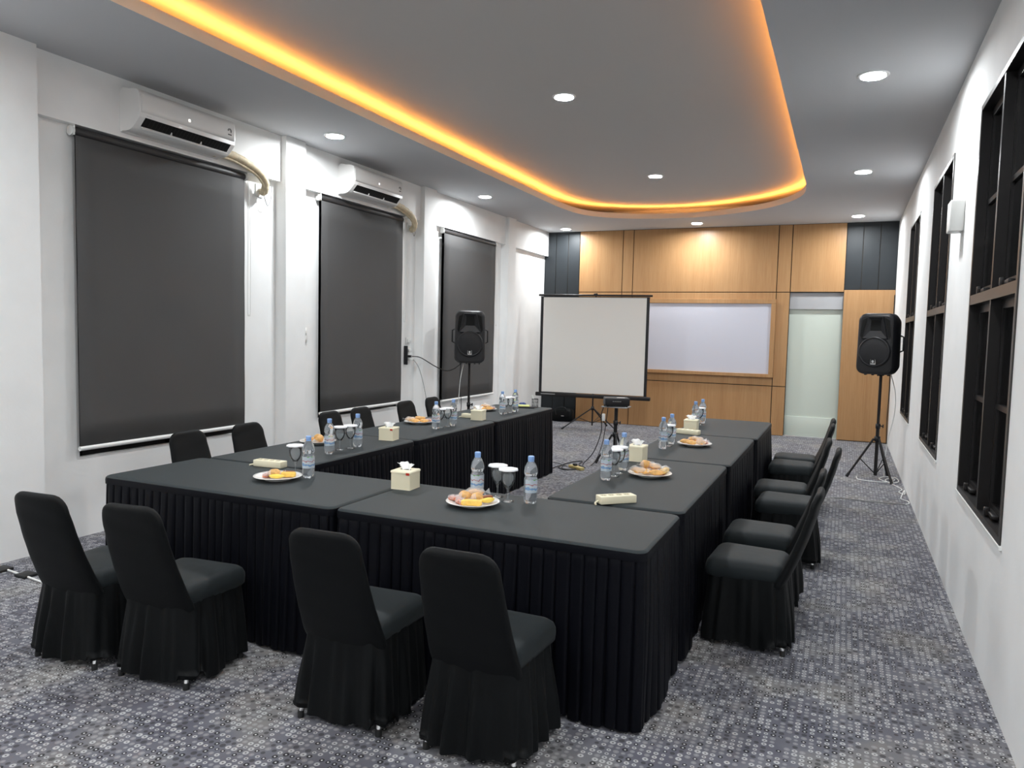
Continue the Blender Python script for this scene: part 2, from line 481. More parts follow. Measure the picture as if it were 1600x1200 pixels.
# ---- right wall
RW = [(3.86, 5.23), (6.43, 7.79), (9.13, 10.42)]
b = MB(); yp = YF
for y0, y1 in RW:
    b.box(XR, XR+.2, yp, y0, 0, HTRAY)
    b.box(XR, XR+.2, y0, y1, 0, .71); b.box(XR, XR+.2, y0, y1, 2.985, HTRAY)
    yp = y1
b.box(XR, XR+.2, yp, YB+.9, 0, HTRAY)
wr = tag(b.build('wall_right', 'wall'), 'white plastered wall with three tall dark framed windows', 'wall', kind='structure')
RL = ['nearest and widest in view, tall dark window on the right wall', 'middle tall dark window on the right wall, beyond the wall box',
      'farthest tall dark window on the right wall, beside the loudspeaker']
for i, (y0, y1) in enumerate(RW):
    z0, z1, zt = .71, 2.985, 1.85
    ym = (y0+y1)/2-.02
    x0, x1 = XR-.004, XR+.08
    fm = MB()
    for a, c in ((y0, y0+.03), (y1-.03, y1)): fm.box(x0, x1, a, c, z0, z1)
    for a, c in ((z0, z0+.03), (z1-.03, z1)): fm.box(x0+.001, x1, y0+.03, y1-.03, a, c)
    o = tag(fm.build('window_%d' % (i+4), 'frame'), RL[i], 'window', kind='structure')
    MB().box(x0, x1, ym-.018, ym+.018, z0+.03, z1-.03).build('mullion', 'frame', o)
    MB().box(x0-.003, x1-.01, y0+.03, y1-.03, zt-.028, zt+.028).build('transom', 'frame_lit', o)
    e = MB()
    e.box(x0-.004, x0, y1-.03, y1, z0, z1); e.box(x0-.004, x0, y0, y0+.03, z0, z1)
    e.box(x0-.004, x0, y0+.03, y1-.03, z1-.03, z1); e.box(x0-.004, x0, y0+.03, y1-.03, z0, z0+.03)
    e.build('frame_edge', 'frame_lit', o)  # strips over the frame front, painted with the reflected light
    for a, c in ((y0+.03, ym-.018), (ym+.018, y1-.03)):
        for d, g in ((z0+.03, zt-.028), (zt+.028, z1-.03)):
            s = MB(); xs0, xs1 = XR+.046, XR+.078
            s.box(xs0, xs1, a, a+.04, d, g); s.box(xs0, xs1, c-.04, c, d, g)
            s.box(xs0, xs1, a+.04, c-.04, d, d+.045); s.box(xs0, xs1, a+.04, c-.04, g-.045, g)
            zm = (d+g)/2
            s.box(xs0, xs1-.01, a+.04, c-.04, zm-.014, zm+.014)
            so = s.build('sash', 'frame', o)
            MB().box(xs0+.012, xs0+.018, a+.04, c-.04, d+.045, g-.045).build('pane', 'pane', so)
            st = MB(); st.bbox(xs0-.03, xs0, c-.30, c-.10, d+.01, d+.03, .004); st.bbox(xs0-.045, xs0-.02, c-.18, c-.15, d+.004, d+.045, .004)
            st.build('casement_stay', 'blackm', so)
    tr = MB().bbox(XR-.012, XR+.01, y0-.02, y1+.03, z0-.02, z0-.001, .002, seg=1)
    tr.build('sill_edge', 'whitep', o)

# ---- rear wall (behind the camera)
tag(MB().box(XL-.2, XR+.2, YF-.2, YF, 0, HTRAY).build('wall_front', 'wall'), 'white wall behind the viewer, out of the picture', 'wall', kind='structure')

# ---- far wall: panelled
b = MB()
b.box(XL-.2, -.85, YB+.012, YB+.2, 0, HTRAY); b.box(-.05, XR+.2, YB+.012, YB+.2, 0, HTRAY)
b.box(-.85, -.05, YB+.012, YB+.2, 2.34, HTRAY)
wb = tag(b.build('wall_back', 'gap'), 'end wall clad in oak veneer panels with dark slate boards at both ends', 'wall', kind='structure')
G = .013
def panel(x0, x1, z0, z1, m='wood', y=0.0, name='panel'):
    return MB().box(x0+G/2, x1-G/2, YB-y, YB+.014, z0+G/2, z1-G/2).build(name, m, wb)
zt, zm = 2.345, .81
for a, c in ((XL, -4.905), (-4.905, -4.67), (-4.67, -4.45)): panel(a, c, 0, HC, 'slate', 0, 'slate_panel')
for a, c in ((-.05, .186), (.186, .427), (.427, XR)): panel(a, c, zt+.01, HC, 'slate', 0, 'slate_panel')
cols = (-4.45, -3.65, -3.46, -1.06, -.85)
for i in range(4):
    panel(cols[i], cols[i+1], zt, HC, y=.004)
    panel(cols[i], cols[i+1], zm, zt, y=.002)
    panel(cols[i], cols[i+1], 0, zm, y=.002)
panel(-.85, -.05, zt, HC, y=.004)
# the big plain leaf on the right of the opening, proud of the wall
dl = MB().bbox(-.05, XR-.004, YB-.05, YB-.006, .012, 2.375, .003, seg=1).build('door_1', 'wood')
tag(dl, 'tall plain oak veneer leaf right of the pale opening, behind the right loudspeaker', 'door', kind='structure')
# pale niche
nb = MB().box(-.95, .05, YB+.09, YB+.5, 0, HC)
nbo = tag(nb.build('wall_passage', 'greenlt'), 'pale green white wall seen through the opening in the oak panelling', 'wall', kind='structure')
MB().box(-.86, -.04, YB+.045, YB+.10, 2.075, 2.36).build('header', 'greyw', nbo)
MB().bbox(-.86, -.04, YB+.070, YB+.10, 0, .33, .004).build('plinth', 'greenlt', nbo)
MB().box(-.86, -.04, YB+.0, YB+.09, 0, .012).build('threshold', 'greyw', nbo)

# ---- whiteboard with its oak frame
wbd = empty('whiteboard', 'wide whiteboard in an oak frame on the panelled wall behind the projection screen', 'whiteboard', (-2.26, YB, 1.59))
y0 = -.045
MB().box(-1.14, 1.14, -.02, -.005, -.59, .57).build('board', 'board', wbd)
MB().bbox(-1.205, 1.205, y0, -.004, .565, .64, .003, seg=1).build('frame_rail', 'wood', wbd)
MB().bbox(-1.205, 1.205, y0-.01, -.004, -.64, -.585, .003, seg=1).build('frame_rail', 'wood', wbd)
for s in (-1, 1): MB().bbox(min(s*1.135, s*1.205), max(s*1.135, s*1.205), y0, -.004, -.584, .564, .003, seg=1).build('frame_rail', 'wood', wbd)

# ---- ceiling with the curved opening
cove = [(-3.92, -1.2), (-3.92, 2), (-3.92, 5), (-3.92, 8), (-3.918, 9.6), (-3.905, 10.5), (-3.78, 11.2), (-3.42, 11.62), (-2.87, 11.84), (-2.25, 11.87),
        (-1.75, 11.72), (-1.2, 11.38), (-.84, 10.95), (-.62, 10.5), (-.53, 10.0), (-.512, 9.2), (-.51, 7), (-.51, 4), (-.51, 1), (-.51, -1.2)]
path = [(p.x, p.y) for p in catmull([(x, y, 0) for x, y in cove], 6)]
outer = [Vector((XL-.1, YF-.1, 0)), Vector((XR+.1, YF-.1, 0)), Vector((XR+.1, YB+.1, 0)), Vector((XL-.1, YB+.1, 0))]
inner = [Vector((x, y, 0)) for x, y in path]
tris = tessellate_polygon([outer, inner])
allp = outer+inner
b = MB()
for z in (HC, HLIP):
    b.add([Vector((p.x, p.y, z)) for p in allp], [tuple(t) for t in tris])
n = len(inner)
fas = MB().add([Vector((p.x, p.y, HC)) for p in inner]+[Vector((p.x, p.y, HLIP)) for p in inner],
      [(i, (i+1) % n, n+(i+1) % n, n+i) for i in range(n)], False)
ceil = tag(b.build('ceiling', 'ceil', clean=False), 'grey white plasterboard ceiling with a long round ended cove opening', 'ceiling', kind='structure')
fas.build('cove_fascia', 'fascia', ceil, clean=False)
b = MB(); tx0, tx1, ty0, ty1 = -4.32, -.11, -1.6, 12.27
b.box(tx0-.1, tx1+.1, ty0-.1, ty1+.1, HTRAY, HTRAY+.05)
for q in ((tx0-.05, tx0, ty0, ty1), (tx1, tx1+.05, ty0, ty1), (tx0, tx1, ty0-.05, ty0), (tx0, tx1, ty1, ty1+.05)):
    b.box(*q, HLIP-.01, HTRAY+.01)
b.build('tray_panel', 'tray', ceil)
# led tape lying behind the lip
def offset_path(pts, d):
    out = []
    for i, p in enumerate(pts):
        a = Vector(pts[max(i-1, 0)]); c = Vector(pts[min(i+1, len(pts)-1)])
        t = (c-a); t.normalize(); out.append((p[0]-t.y*d, p[1]+t.x*d))
    return out
oo = offset_path(path, .085)
b = MB()
o2 = offset_path(path, .097)
vs = []; fs = []
for i in range(len(oo)):
    vs += [Vector((*oo[i], HLIP+.012)), Vector((*o2[i], HLIP+.012))]
    if i: fs.append((2*i-2, 2*i-1, 2*i+1, 2*i))
b.add(vs, fs)
tag(b.build('cove_light_strip', 'led'), 'warm orange glowing light strip hidden behind the ceiling cove edge', 'light strip')

# outer roof/wall tops
tag(MB().box(XL-.2, XR+.2, YF-.2, YB+.9, HTRAY+.05, HTRAY+.1).build('roof', 'gap'), 'roof slab above the ceiling, out of sight', 'roof', kind='structure')
tag(MB().box(XL-.2, XR+.2, YB+.9, YB+.95, 0, HTRAY+.1).build('wall_outer', 'gap'), 'outer wall behind the passage, out of sight', 'wall', kind='structure')

# ================================================================== DOWNLIGHTS
def downlight(x, y, z, label):
    t = empty('ceiling_downlight', label, 'ceiling light', (x, y, z), 0, 'round ceiling downlights')
    MB().lathe([(.082, 0), (.082, -.004), (.098, -.007), (.104, -.003), (.104, 0)], 32).build('trim_ring', 'lampring', t)
    MB().lathe([(.082, -.003), (.05, -.004), (.001, -.0045)], 32).build('diffuser', 'lamp', t)
    L = bpy.data.lights.new('lamp_light', 'AREA'); L.shape = 'DISK'; L.size = .16; L.energy = LAMP_W; L.color = LAMP_COL; L.spread = math.radians(172)
    lo = bpy.data.objects.new('lamp_light', L); COL.objects.link(lo); lo.parent = t; lo.location = (0, 0, -.012)
    lo.visible_camera = True
    return t
DL = [(.088, 5.86, HC, 'brightest round downlight near the right wall, closest of that row in the picture'),
      (.09, 9.12, HC, 'middle downlight of the row along the right wall'),
      (.088, 12.31, HC, 'far downlight of the right row, above the slate boards'),
      (-2.285, 12.45, HC, 'far centre downlight between the curved cove end and the oak panels'),
      (-4.55, 5.99, HC, 'nearest visible downlight of the left row, between the two air conditioners'),
      (-4.575, 9.32, HC, 'middle downlight of the left row, before the third blind'),
      (-4.59, 12.6, HC, 'far downlight of the left row in the ceiling corner'),
      (-2.32, 6.23, HTRAY, 'large looking downlight in the middle of the raised cove ceiling, nearer one'),
      (-2.325, 9.67, HTRAY, 'farther downlight inside the raised cove ceiling'),
      (.09, 1.9, HC, 'downlight over the right wall side, above and out of view'),
      (-4.55, 1.9, HC, 'downlight over the left wall side, out of view'),
      (-2.29, 2.8, HTRAY, 'downlight in the cove ceiling overhead, out of view'),
      (.09, -.7, HC, 'downlight behind the viewer on the right, out of view'),
      (-4.55, -.6, HC, 'downlight behind the viewer on the left, out of view'),
      (-2.29, -.55, HTRAY, 'downlight behind the viewer in the cove, out of view')]
for a in DL: downlight(*a)

# ================================================================== LEFT WALL THINGS
BL = [(3.685, 5.375, .655, 'large charcoal roller blind on the nearest left window, under the nearer air conditioner'),
      (6.43, 8.06, .665, 'charcoal roller blind on the second left window, under the farther air conditioner'),
      (9.065, 10.76, .60, 'charcoal roller blind on the third left window, behind the left loudspeaker')]
for y0, y1, zb, lab in BL:
    t = empty('roller_blind', lab, 'blind', (XP-.09, (y0+y1)/2, 2.95), 0, 'roller blinds on the left wall')
    h = (y1-y0)/2
    fb = MB(); nz = 12
    rings = []
    for k in range(nz+1):
        z = -.03-(2.92-zb-.03)*k/nz
        rings.append([Vector((.022+.002*math.sin(k*1.7+j*.9), -h+.02+(2*h-.045)*j/10, z)) for j in range(11)])
    fb.loft(rings, False, False, closed=False)
    f2 = fb.build('fabric', 'blind', t)
    md = f2.modifiers.new('thick', 'SOLIDIFY'); md.thickness = .002
    b = MB(); b.tube([(0, -h+.015, 0), (0, h-.02, 0)], .032, 20); b.build('roller', 'blind_roll', t)
    for s in (-1, 1):
        yy = s*(h-.002); br = MB()
        br.tube([(0, yy-.008, 0), (0, yy+.012, 0)], .033, 20); br.bbox(-.035, .03, yy+.008, yy+.014, -.03, .045, .003, seg=1)
        br.build('bracket', 'whitep', t)
    zb_ = zb-2.95
    b = MB(); b.tube([(.022, -h+.015, zb_+.018), (.022, h-.02, zb_+.018)], .017, 12); b.build('bottom_rail', 'whitep', t)
    ch = MB(); ch.tube(catmull([(.03, h+.008, 0), (.03, h+.012, -.6), (.03, h+.008, -1.2), (.036, h+.02, -1.25), (.042, h+.03, -1.2), (.042, h+.03, -.6), (.035, h+.012, 0)], 5), .0022, 5)
    ch.build('bead_chain', 'whitep', t)

def text_mesh(txt, size, name, m, parent, T, depth=.0008):
    c = bpy.data.curves.new('txt', 'FONT'); c.body = txt; c.size = size; c.extrude = depth; c.align_x = 'CENTER'
    o = bpy.data.objects.new('tmp', c); COL.objects.link(o)
    dg = bpy.context.evaluated_depsgraph_get()
    me = bpy.data.meshes.new_from_object(o.evaluated_get(dg))
    bpy.data.objects.remove(o); me.transform(T)
    me.materials.clear(); me.materials.append(M[m])
    q = bpy.data.objects.new(name, me); COL.objects.link(q); q.parent = parent
    return q

def aircon(y0, y1, label, shown):
    """wall split unit; local origin at wall, bottom; +x into the room"""
    L = y1-y0
    t = empty('air_conditioner', label, 'air conditioner', (XB+.001, y0, 3.035), 0, 'air conditioners on the left wall beams')
    prof = [(0, .02), (0, .30), (.10, .305), (.16, .30), (.195, .285), (.212, .25), (.215, .16), (.212, .10), (.205, .085), (.14, .02), (.09, 0), (.03, 0)]
    pr = catmull([(x, 0, z) for x, z in prof], 3, True)
    b = MB(); r0 = []
    for y, sc in ((0, .985), (.006, 1), (L-.006, 1), (L, .985)):
        r0.append([Vector((p.x*sc, y, .15+(p.z-.15)*sc)) for p in pr])
    b.loft(r0).build('casing', 'ac', t)
    fp = MB()
    fpp = [(.2155, .125), (.2185, .16), (.216, .25), (.198, .288), (.194, .288), (.210, .25), (.212, .125)]
    fp.loft([[Vector((x, y, z)) for x, z in fpp] for y in (.012, L-.012)])
    fp.build('front_panel', 'ac', t)
    # outlet slot: dark, slanted
    sl = MB(); a, c = .05, L-.05
    sl.add([(.2085, a, .090), (.158, a, .034), (.158, c, .034), (.2085, c, .090), (.213, a, .091), (.161, a, .030), (.161, c, .030), (.213, c, .091)],
           [(0, 1, 2, 3), (4, 5, 6, 7), (0, 1, 5, 4), (3, 2, 6, 7), (0, 3, 7, 4), (1, 2, 6, 5)])
    sl.build('air_outlet', 'deep', t)
    fl = MB(); fl.add([(.158, a, .030), (.178, a, .012), (.18, a, .016), (.160, a, .036), (.158, c, .030), (.178, c, .012), (.18, c, .016), (.160, c, .036)],
                      [(0, 1, 5, 4), (1, 2, 6, 5), (2, 3, 7, 6), (3, 0, 4, 7), (0, 1, 2, 3), (4, 5, 6, 7)])
    fl.build('flap', 'ac', t)
    for q in (.33, .64):
        MB().box(.158, .180, L*q, L*q+.006, .030, .052).build('flap_support', 'ac', t)
    fn = MB()
    for k in range(26):
        y = a+.02+(c-a-.04)*k/25
        fn.add([(.2135, y, .088), (.166, y, .036), (.166, y+.003, .036), (.2135, y+.003, .088)], [(0, 1, 2, 3)])
    q = fn.build('vanes', 'black', t); q['kind'] = 'stuff'
    T = Matrix.Translation((.2195, L*.48, .165)) @ Matrix.Rotation(PI/2, 4, 'Z') @ Matrix.Rotation(PI/2, 4, 'X')
    if shown: text_mesh('n', .045, 'display_sign', 'lit', t, T)
    # round sticker on the right end
    st = MB()
    for rr in (.012, .020):
        st.tube([(.2185, L*.94-.012+rr*math.cos(u), .20+rr*math.sin(u)) for u in [x*PI/8 for x in range(-2, 9)]], .0022, 5)
    st.bbox(.2175, .2195, L*.94-.03, L*.94+.01, .165, .175, .0005, seg=1)
    st.build('sticker', 'lcd', t)
    bd = MB(); bd.bbox(.213, .2165, .06, .10, .103, .109, .0005, seg=1); bd.build('badge', 'silver', t)
    # refrigerant pipe
    pp = catmull([(.06, L-.10, .03), (.055, L+.10, .055), (.05, L+.33, .02), (.05, L+.47, -.03), (.045, L+.55, -.10), (.02, L+.57, -.17), (-.02, L+.58, -.18)], 6)
    b = MB(); b.tube(pp, [.036+.0025*math.sin(i*2.1) for i in range(len(pp))], 12); b.build('pipe', 'tape', t)
    b = MB(); b.tube([p+Vector((.0, -.02, -.04)) for p in pp[4:-6]], .012, 8); b.build('drain_pipe', 'tape', t)
    return t
aircon(4.06, 5.01, 'white wall air conditioner with lit sign above the nearest blind', True)
aircon(6.72, 7.67, 'smaller looking white wall air conditioner above the second blind', True)

def outlet(x, y, z, label, rx='x', plug=None, name='wall_outlet', w=.085, h=.085):
    t = empty(name, label, 'outlet', (x, y, z))
    MB().bbox(0, .012, -w/2, w/2, -h/2, h/2, .004).build('plate', 'whitep', t)
    if plug:
        p = MB(); p.bbox(.0125, .05, -.02, .02, -.02, .02, .006); p.build('plug', plug, t)
    return t
o = outlet(XL, 5.60, 2.87, 'white wall outlet with plug below the near air conditioner pipe', plug='whitep', w=.1, h=.12)
b = MB(); b.tube(catmull([(.05, .0, -.01), (.06, .03, -.10), (.05, .07, -.13), (.05, .11, -.06), (.05, .12, .06)], 6), .004, 6); b.build('cord', 'grey', o)
o = outlet(XL, 8.27, 2.89, 'white wall outlet with plug below the far air conditioner pipe', plug='whitep', w=.1, h=.11)
b = MB(); b.tube(catmull([(.05, .0, -.01), (.06, .02, -.09), (.05, .06, -.10), (.05, .08, -.02), (.05, .085, .05)], 6), .004, 6); b.build('cord', 'grey', o)
t = empty('wall_switch', 'small white double switch between the first and second blinds', 'switch', (XL, 6.27, 1.515))
MB().bbox(0, .012, -.03, .03, -.075, .075, .003).build('plate', 'whitep', t)
MB().bbox(.012, .018, -.013, .013, .01, .055, .002).build('rocker', 'whitep', t)
MB().bbox(.012, .018, -.013, .013, -.055, -.01, .002).build('rocker', 'whitep', t)
# outlets beside the second blind
o = outlet(XL, 8.27, 1.45, 'upper white double outlet right of the second blind', plug='whitep', w=.09, h=.09)
t = outlet(XL, 8.27, 1.27, 'lower white outlet with black edge and black plug right of the second blind', plug=None, w=.11, h=.24)
MB().bbox(.0, .05, -.075, -.057, -.12, .12, .003).build('side_plate', 'black', t)
MB().bbox(.0125, .05, -.02, .03, .04, .08, .006).build('plug', 'whitep', t)
MB().bbox(.0125, .06, -.015, .02, -.03, .0, .006).build('black_plug', 'black', t)
MB().bbox(.0125, .07, .0, .06, -.07, -.04, .006).build('adapter', 'whitep', t)

# wall box on the right wall
t = empty('wall_box', 'small white box with hanging cord on the right wall between the windows', 'wall box', (XR, 5.80, 2.33))
MB().bbox(-.085, 0, -.08, .08, 0, .20, .006).build('body', 'whitep', t)
b = MB(); b.tube([(-.006, -.03, 0), (-.006, -.03, -.13)], .004, 6); b.build('cord', 'whitep', t)

# ================================================================== TABLES
CHAIRPUSH = []
def banquet_table(x0, x1, y0, y1, label, seed, free=('s', 'n', 'e', 'w'), dip=0.0):
    rnd = random.Random(seed)
    cx, cy = (x0+x1)/2, (y0+y1)/2; hx, hy = (x1-x0)/2, (y1-y0)/2
    t = empty('banquet_table', label, 'table', (cx, cy, 0), 0, 'black skirted banquet tables set in a U')
    H = .75
    # top cover with soft edge
    r = .045; c = MB(); rings = []
    for d, z in ((.0, .706), (.0, .712), (-.0005, .728), (.002, .740), (.007, .7462), (.015, .7495), (.03, .75)):
        rings.append(rrect(hx-d, hy-d, max(r-d*.4, .02), 6, z=z))
    c.loft(rings[3:-1], False, False)
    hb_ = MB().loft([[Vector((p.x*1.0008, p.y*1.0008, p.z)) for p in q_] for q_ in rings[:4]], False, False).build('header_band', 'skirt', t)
    c.add(rings[-2]+rings[-1], [(i, (i+1) % 28, 28+(i+1) % 28, 28+i) for i in range(28)], True)
    c.add(rings[-1], [tuple(range(28))], True)
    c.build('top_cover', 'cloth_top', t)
    # pleated skirt
    ring = rrect(hx-.004, hy-.004, r, 6)
    # resample perimeter
    P = ring+[ring[0]]; seg = [(P[i+1]-P[i]).length for i in range(len(P)-1)]; tot = sum(seg)
    samples = []; s = 0; step_pos = []
    edges = [0]
    while edges[-1] < tot-.03: edges.append(edges[-1]+.054*rnd.uniform(.82, 1.2))
    sc = tot/edges[-1]; edges = [e*sc for e in edges]
    prof = [(0.0, .25), (.08, .85), (.3, 1.0), (.7, 1.05), (.88, .95), (.93, -.25), (.97, -.35)]
    for i in range(len(edges)-1):
        w = edges[i+1]-edges[i]; amp = rnd.uniform(.75, 1.25); lean = rnd.uniform(-.3, .3)
        for u, g in prof: samples.append((edges[i]+u*w, g*amp, lean, rnd.uniform(-.006, .006) if u == 0 else None))
    def at(s):
        s = s % tot; k = 0
        while s > seg[k] and k < len(seg)-1: s -= seg[k]; k += 1
        d = (P[k+1]-P[k]).normalized()
        p = P[k]+d*s
        return p, Vector((d.y, -d.x, 0))
    zs = [.716, .710, .67, .58, .45, .30, .16, .05, .014]
    lows = [rnd.uniform(0, 6.3) for _ in range(3)]
    rings = []
    for zi, z in enumerate(zs):
        q = (H-z)/H; A = .004+.010*min(1, q*2.2) if zi > 0 else .001
        row = []
        hem = 0
        for (s, g, lean, hj) in samples:
            if hj is not None: hem = hj
            p, nrm = at(s+lean*.02*q)
            low = (.014*math.sin(s*7+lows[0])+.012*math.sin(s*15+lows[1])+.007*math.sin(s*31+lows[2]))*q
            v = p+nrm*(g*A-.004+low*.7+.010*q)
            zz = z+(hem if zi == len(zs)-1 else 0)
            row.append(Vector((v.x, v.y, zz)))
        rings.append(row)
    for row in rings:
        for v in row:
            wx, wy = v.x+cx, v.y+cy
            # cloth gives way where neighbours butt against it
            if wx > x1 and 'e' not in free: v.x = x1-cx-.001
            if wx < x0 and 'w' not in free: v.x = x0-cx+.001
            if wy > y1 and 'n' not in free: v.y = y1-cy-.001
            if wy < y0 and 's' not in free: v.y = y0-cy+.001
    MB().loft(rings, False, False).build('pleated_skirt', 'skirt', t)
    for sx in (-1, 1):
        for sy in (-1, 1):
            MB().tube([(sx*(hx-.1), sy*(hy-.1), 0), (sx*(hx-.1), sy*(hy-.1), .70)], .014, 8).build('leg', 'blackm', t)
    MB().box(-hx+.03, hx-.03, -hy+.03, hy-.03, .70, .745).build('tabletop', 'wood', t)
    return t
XE = -.672
banquet_table(-3.745, -2.178, 2.862, 3.575, 'left of the two front tables, black skirted, with one plate and one bottle', 1, ('s', 'w'))
banquet_table(-2.168, XE, 2.862, 3.570, 'right of the two front tables, black skirted, nearest corner of the U', 2, ('s', 'e', 'n'))
banquet_table(-1.385, XE+.004, 3.60, 5.088, 'first table of the right arm behind the front corner, with a plate of bread', 3, ('e', 'w'))
banquet_table(-1.372, XE+.02, 5.098, 6.56, 'middle table of the right arm, black skirted', 4, ('e', 'w'))
banquet_table(-1.355, XE+.04, 6.57, 7.96, 'far end table of the right arm, nearest the oak wall', 5, ('e', 'w', 'n'))
banquet_table(-3.712, -2.985, 3.585, 4.96, 'first table of the left arm behind the front left table', 6, ('e', 'w'))
banquet_table(-3.712, -2.985, 4.97, 6.41, 'middle table of the left arm, between the tissue boxes', 7, ('e', 'w'))
banquet_table(-3.712, -2.985, 6.42, 7.96, 'far end table of the left arm, with pen holder and notepad', 8, ('e', 'w', 'n'))

# ================================================================== CHAIRS
def make_chair(seed, label):
    rnd = random.Random(seed)
    t = empty('banquet_chair', label, 'chair', (0, 0, 0), 0, 'black covered banquet chairs')
    # spine of the backrest
    def spine(v):
        y = -.105-.165*(max(v, 0)**.92 if v > 0 else v)-.012*math.sin(v*PI)
        z = .345+.489*v
        return y, z
    b = MB(); rings = []; nv = 22; nc = 32
    for i in range(nv+1):
        v = i/nv
        vv = 1-(1-v)**1.5 if v > .5 else v/.5*(1-.5**1.5)
        y, z = spine(vv); y2, z2 = spine(min(vv+.01, 1.01)) if vv < .99 else spine(vv); y1_, z1_ = spine(vv-.01)
        ty, tz = (y2-y1_), (z2-z1_); l = math.hypot(ty, tz); ty /= l; tz /= l
        nyv, nzv = -tz, ty      # pointing backwards
        hw = .192-.034*vv
        dz = .834-z; R = .075
        if dz < R: hw = hw-R+math.sqrt(max(R*R-(R-dz)**2, 0.0))
        th = .026*(1-.25*vv)
        if dz < .02: th *= math.sqrt(max(1-(1-dz/.02)**2, .03))
        if vv < .03: hw -= .004
        row = []
        for k in range(nc):
            a = 2*PI*k/nc; ca, sa = math.cos(a), math.sin(a)
            ex = .35
            px = hw*math.copysign(abs(ca)**ex, ca); pn = th*math.copysign(abs(sa)**.7, sa)
            # gentle dish in the front and wrinkles
            bow = .012*(1-(px/.2)**2)
            wr = .0016*math.sin(z*60+px*14+seed)*(1 if dz < .12 else .4)
            off = pn+bow*(1 if True else 0)+wr
            row.append(Vector((px, y+nyv*(-off)*-1, z+nzv*off)))
        rings.append(row)
    b.loft(rings)
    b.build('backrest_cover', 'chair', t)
    # seat cover
    b = MB(); rings = []
    def seat_ring(d, z, r):
        pts = []
        for p in rrect(.186-d, .195-d, r, 6, 0, .062, z):
            fx = 1.0+.05*((p.y-.06)/.2)
            pts.append(Vector((p.x*fx, p.y, p.z+.006*math.cos(p.x*8)*(1 if z > .40 else 0)-(.010*max(0, (p.y-.20)/.06) if z > .4 else 0))))
        return pts
    for d, z in ((.010, .352), (.002, .362), (.0, .39), (.001, .415), (.008, .434), (.022, .4445), (.05, .449), (.10, .451), (.15, .4515)):
        rings.append(seat_ring(d, z, max(.045-d*.2, .02)))
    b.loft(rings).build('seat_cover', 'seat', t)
    # gathered skirt
    b = MB(); rings = []; N = 132
    ph = [rnd.uniform(0, 6.3) for _ in range(6)]
    zs = [.368, .36, .335, .29, .22, .15, .09, .045, .028]
    for zi, z in enumerate(zs):
        q = (.368-z)/.34
        row = []
        base = resample(rrect(.180+.026*q, .190+.012*q, .05, 6, 0, .048-.010*q, z), 168)
        n_ = len(base)
        for k in range(n_):
            p = base[k]; a = 2*PI*k/n_
            d = Vector((p.x, p.y-.05, 0)).normalized()
            wv = (.55*math.sin(a*13+ph[0])+.5*math.sin(a*19+ph[1]+q*1.2)+.35*math.sin(a*29+ph[2])+.3*math.sin(a*7+ph[3]))
            sag = .6+.4*math.sin(a*3+ph[4])
            amp = .003+.021*min(1, q*1.4)*sag
            hm = 0
            if zi == len(zs)-1: hm = .010*math.sin(a*5+ph[5])+(.026 if (p.y < -.06 and abs(p.x) > .15) else 0)
            row.append(Vector((p.x+d.x*(wv+.7)*amp, p.y+d.y*(wv+.7)*amp, z+hm)))
        rings.append(row)
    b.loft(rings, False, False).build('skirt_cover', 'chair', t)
    for sx in (-1, 1):
        for (y0, y1_) in ((-.05, -.152), (.16, .20)):
            lg = MB().tube([(sx*.13, y0, .36), (sx*.184, y1_, .02)], .011, 10).build('leg', 'chrome', t)
            MB().lathe([(.0135, 0), (.0135, .022), (.011, .03)], 10, c=(sx*.184, y1_, 0), cap0=True, cap1=True).build('foot_cap', 'rubber', lg)
    return t
CH_ = [(-3.283, 2.455, 3, 'leftmost black covered chair with its back to the viewer'),
       (-2.765, 2.495, 4.6, 'second black covered chair from the left in the front row'),
       (-1.794, 2.556, 2.8, 'third black covered chair in the front row, left of the nearest one'),
       (-1.205, 2.57, -.6, 'nearest black covered chair with its back to the viewer, front row right'),
       (-.352, 4.13, 87, 'nearest chair of the right side row, seen from its side'),
       (-.352, 4.75, 89, 'second chair from the viewer on the right side of the tables'),
       (-.275, 5.75, 88, 'third chair on the right side, pulled slightly out from the table'),
       (-.345, 6.27, 91, 'fourth chair from the viewer on the right side'),
       (-.335, 7.40, 90, 'fifth chair from the viewer on the right side'),
       (-.335, 7.87, 92, 'farthest chair on the right side row'),
       (-4.030, 3.97, -90, 'nearest chair at the left wall side, below the first blind'),
       (-4.015, 4.54, -91, 'second chair at the left wall side, right end of the first blind'),
       (-4.025, 5.60, -89, 'third chair at the left wall side, under the left part of the second blind'),
       (-4.025, 6.08, -90, 'fourth chair at the left wall side, under the second blind, with a bottle before it'),
       (-4.015, 6.88, -91, 'fifth chair at the left wall side, at the right end of the second blind'),
       (-4.025, 7.48, -88, 'farthest chair at the left wall side, left of the loudspeaker stand')]
protos = [make_chair(s, '') for s in (11, 23, 37)]
for i, (x, y, r, lab) in enumerate(CH_):
    if i < 3:
        o = protos[i]; o.location = (x, y, 0); o.rotation_euler = (0, 0, math.radians(r)); o['label'] = lab
    else:
        dup(protos[i % 3], (x, y, 0), math.radians(r), lab)

# ================================================================== TABLE THINGS
ZT = .7505
rgt = Vector((math.cos(yaw), math.sin(yaw), 0)); fwd = Vector((-math.sin(yaw), math.cos(yaw), 0))

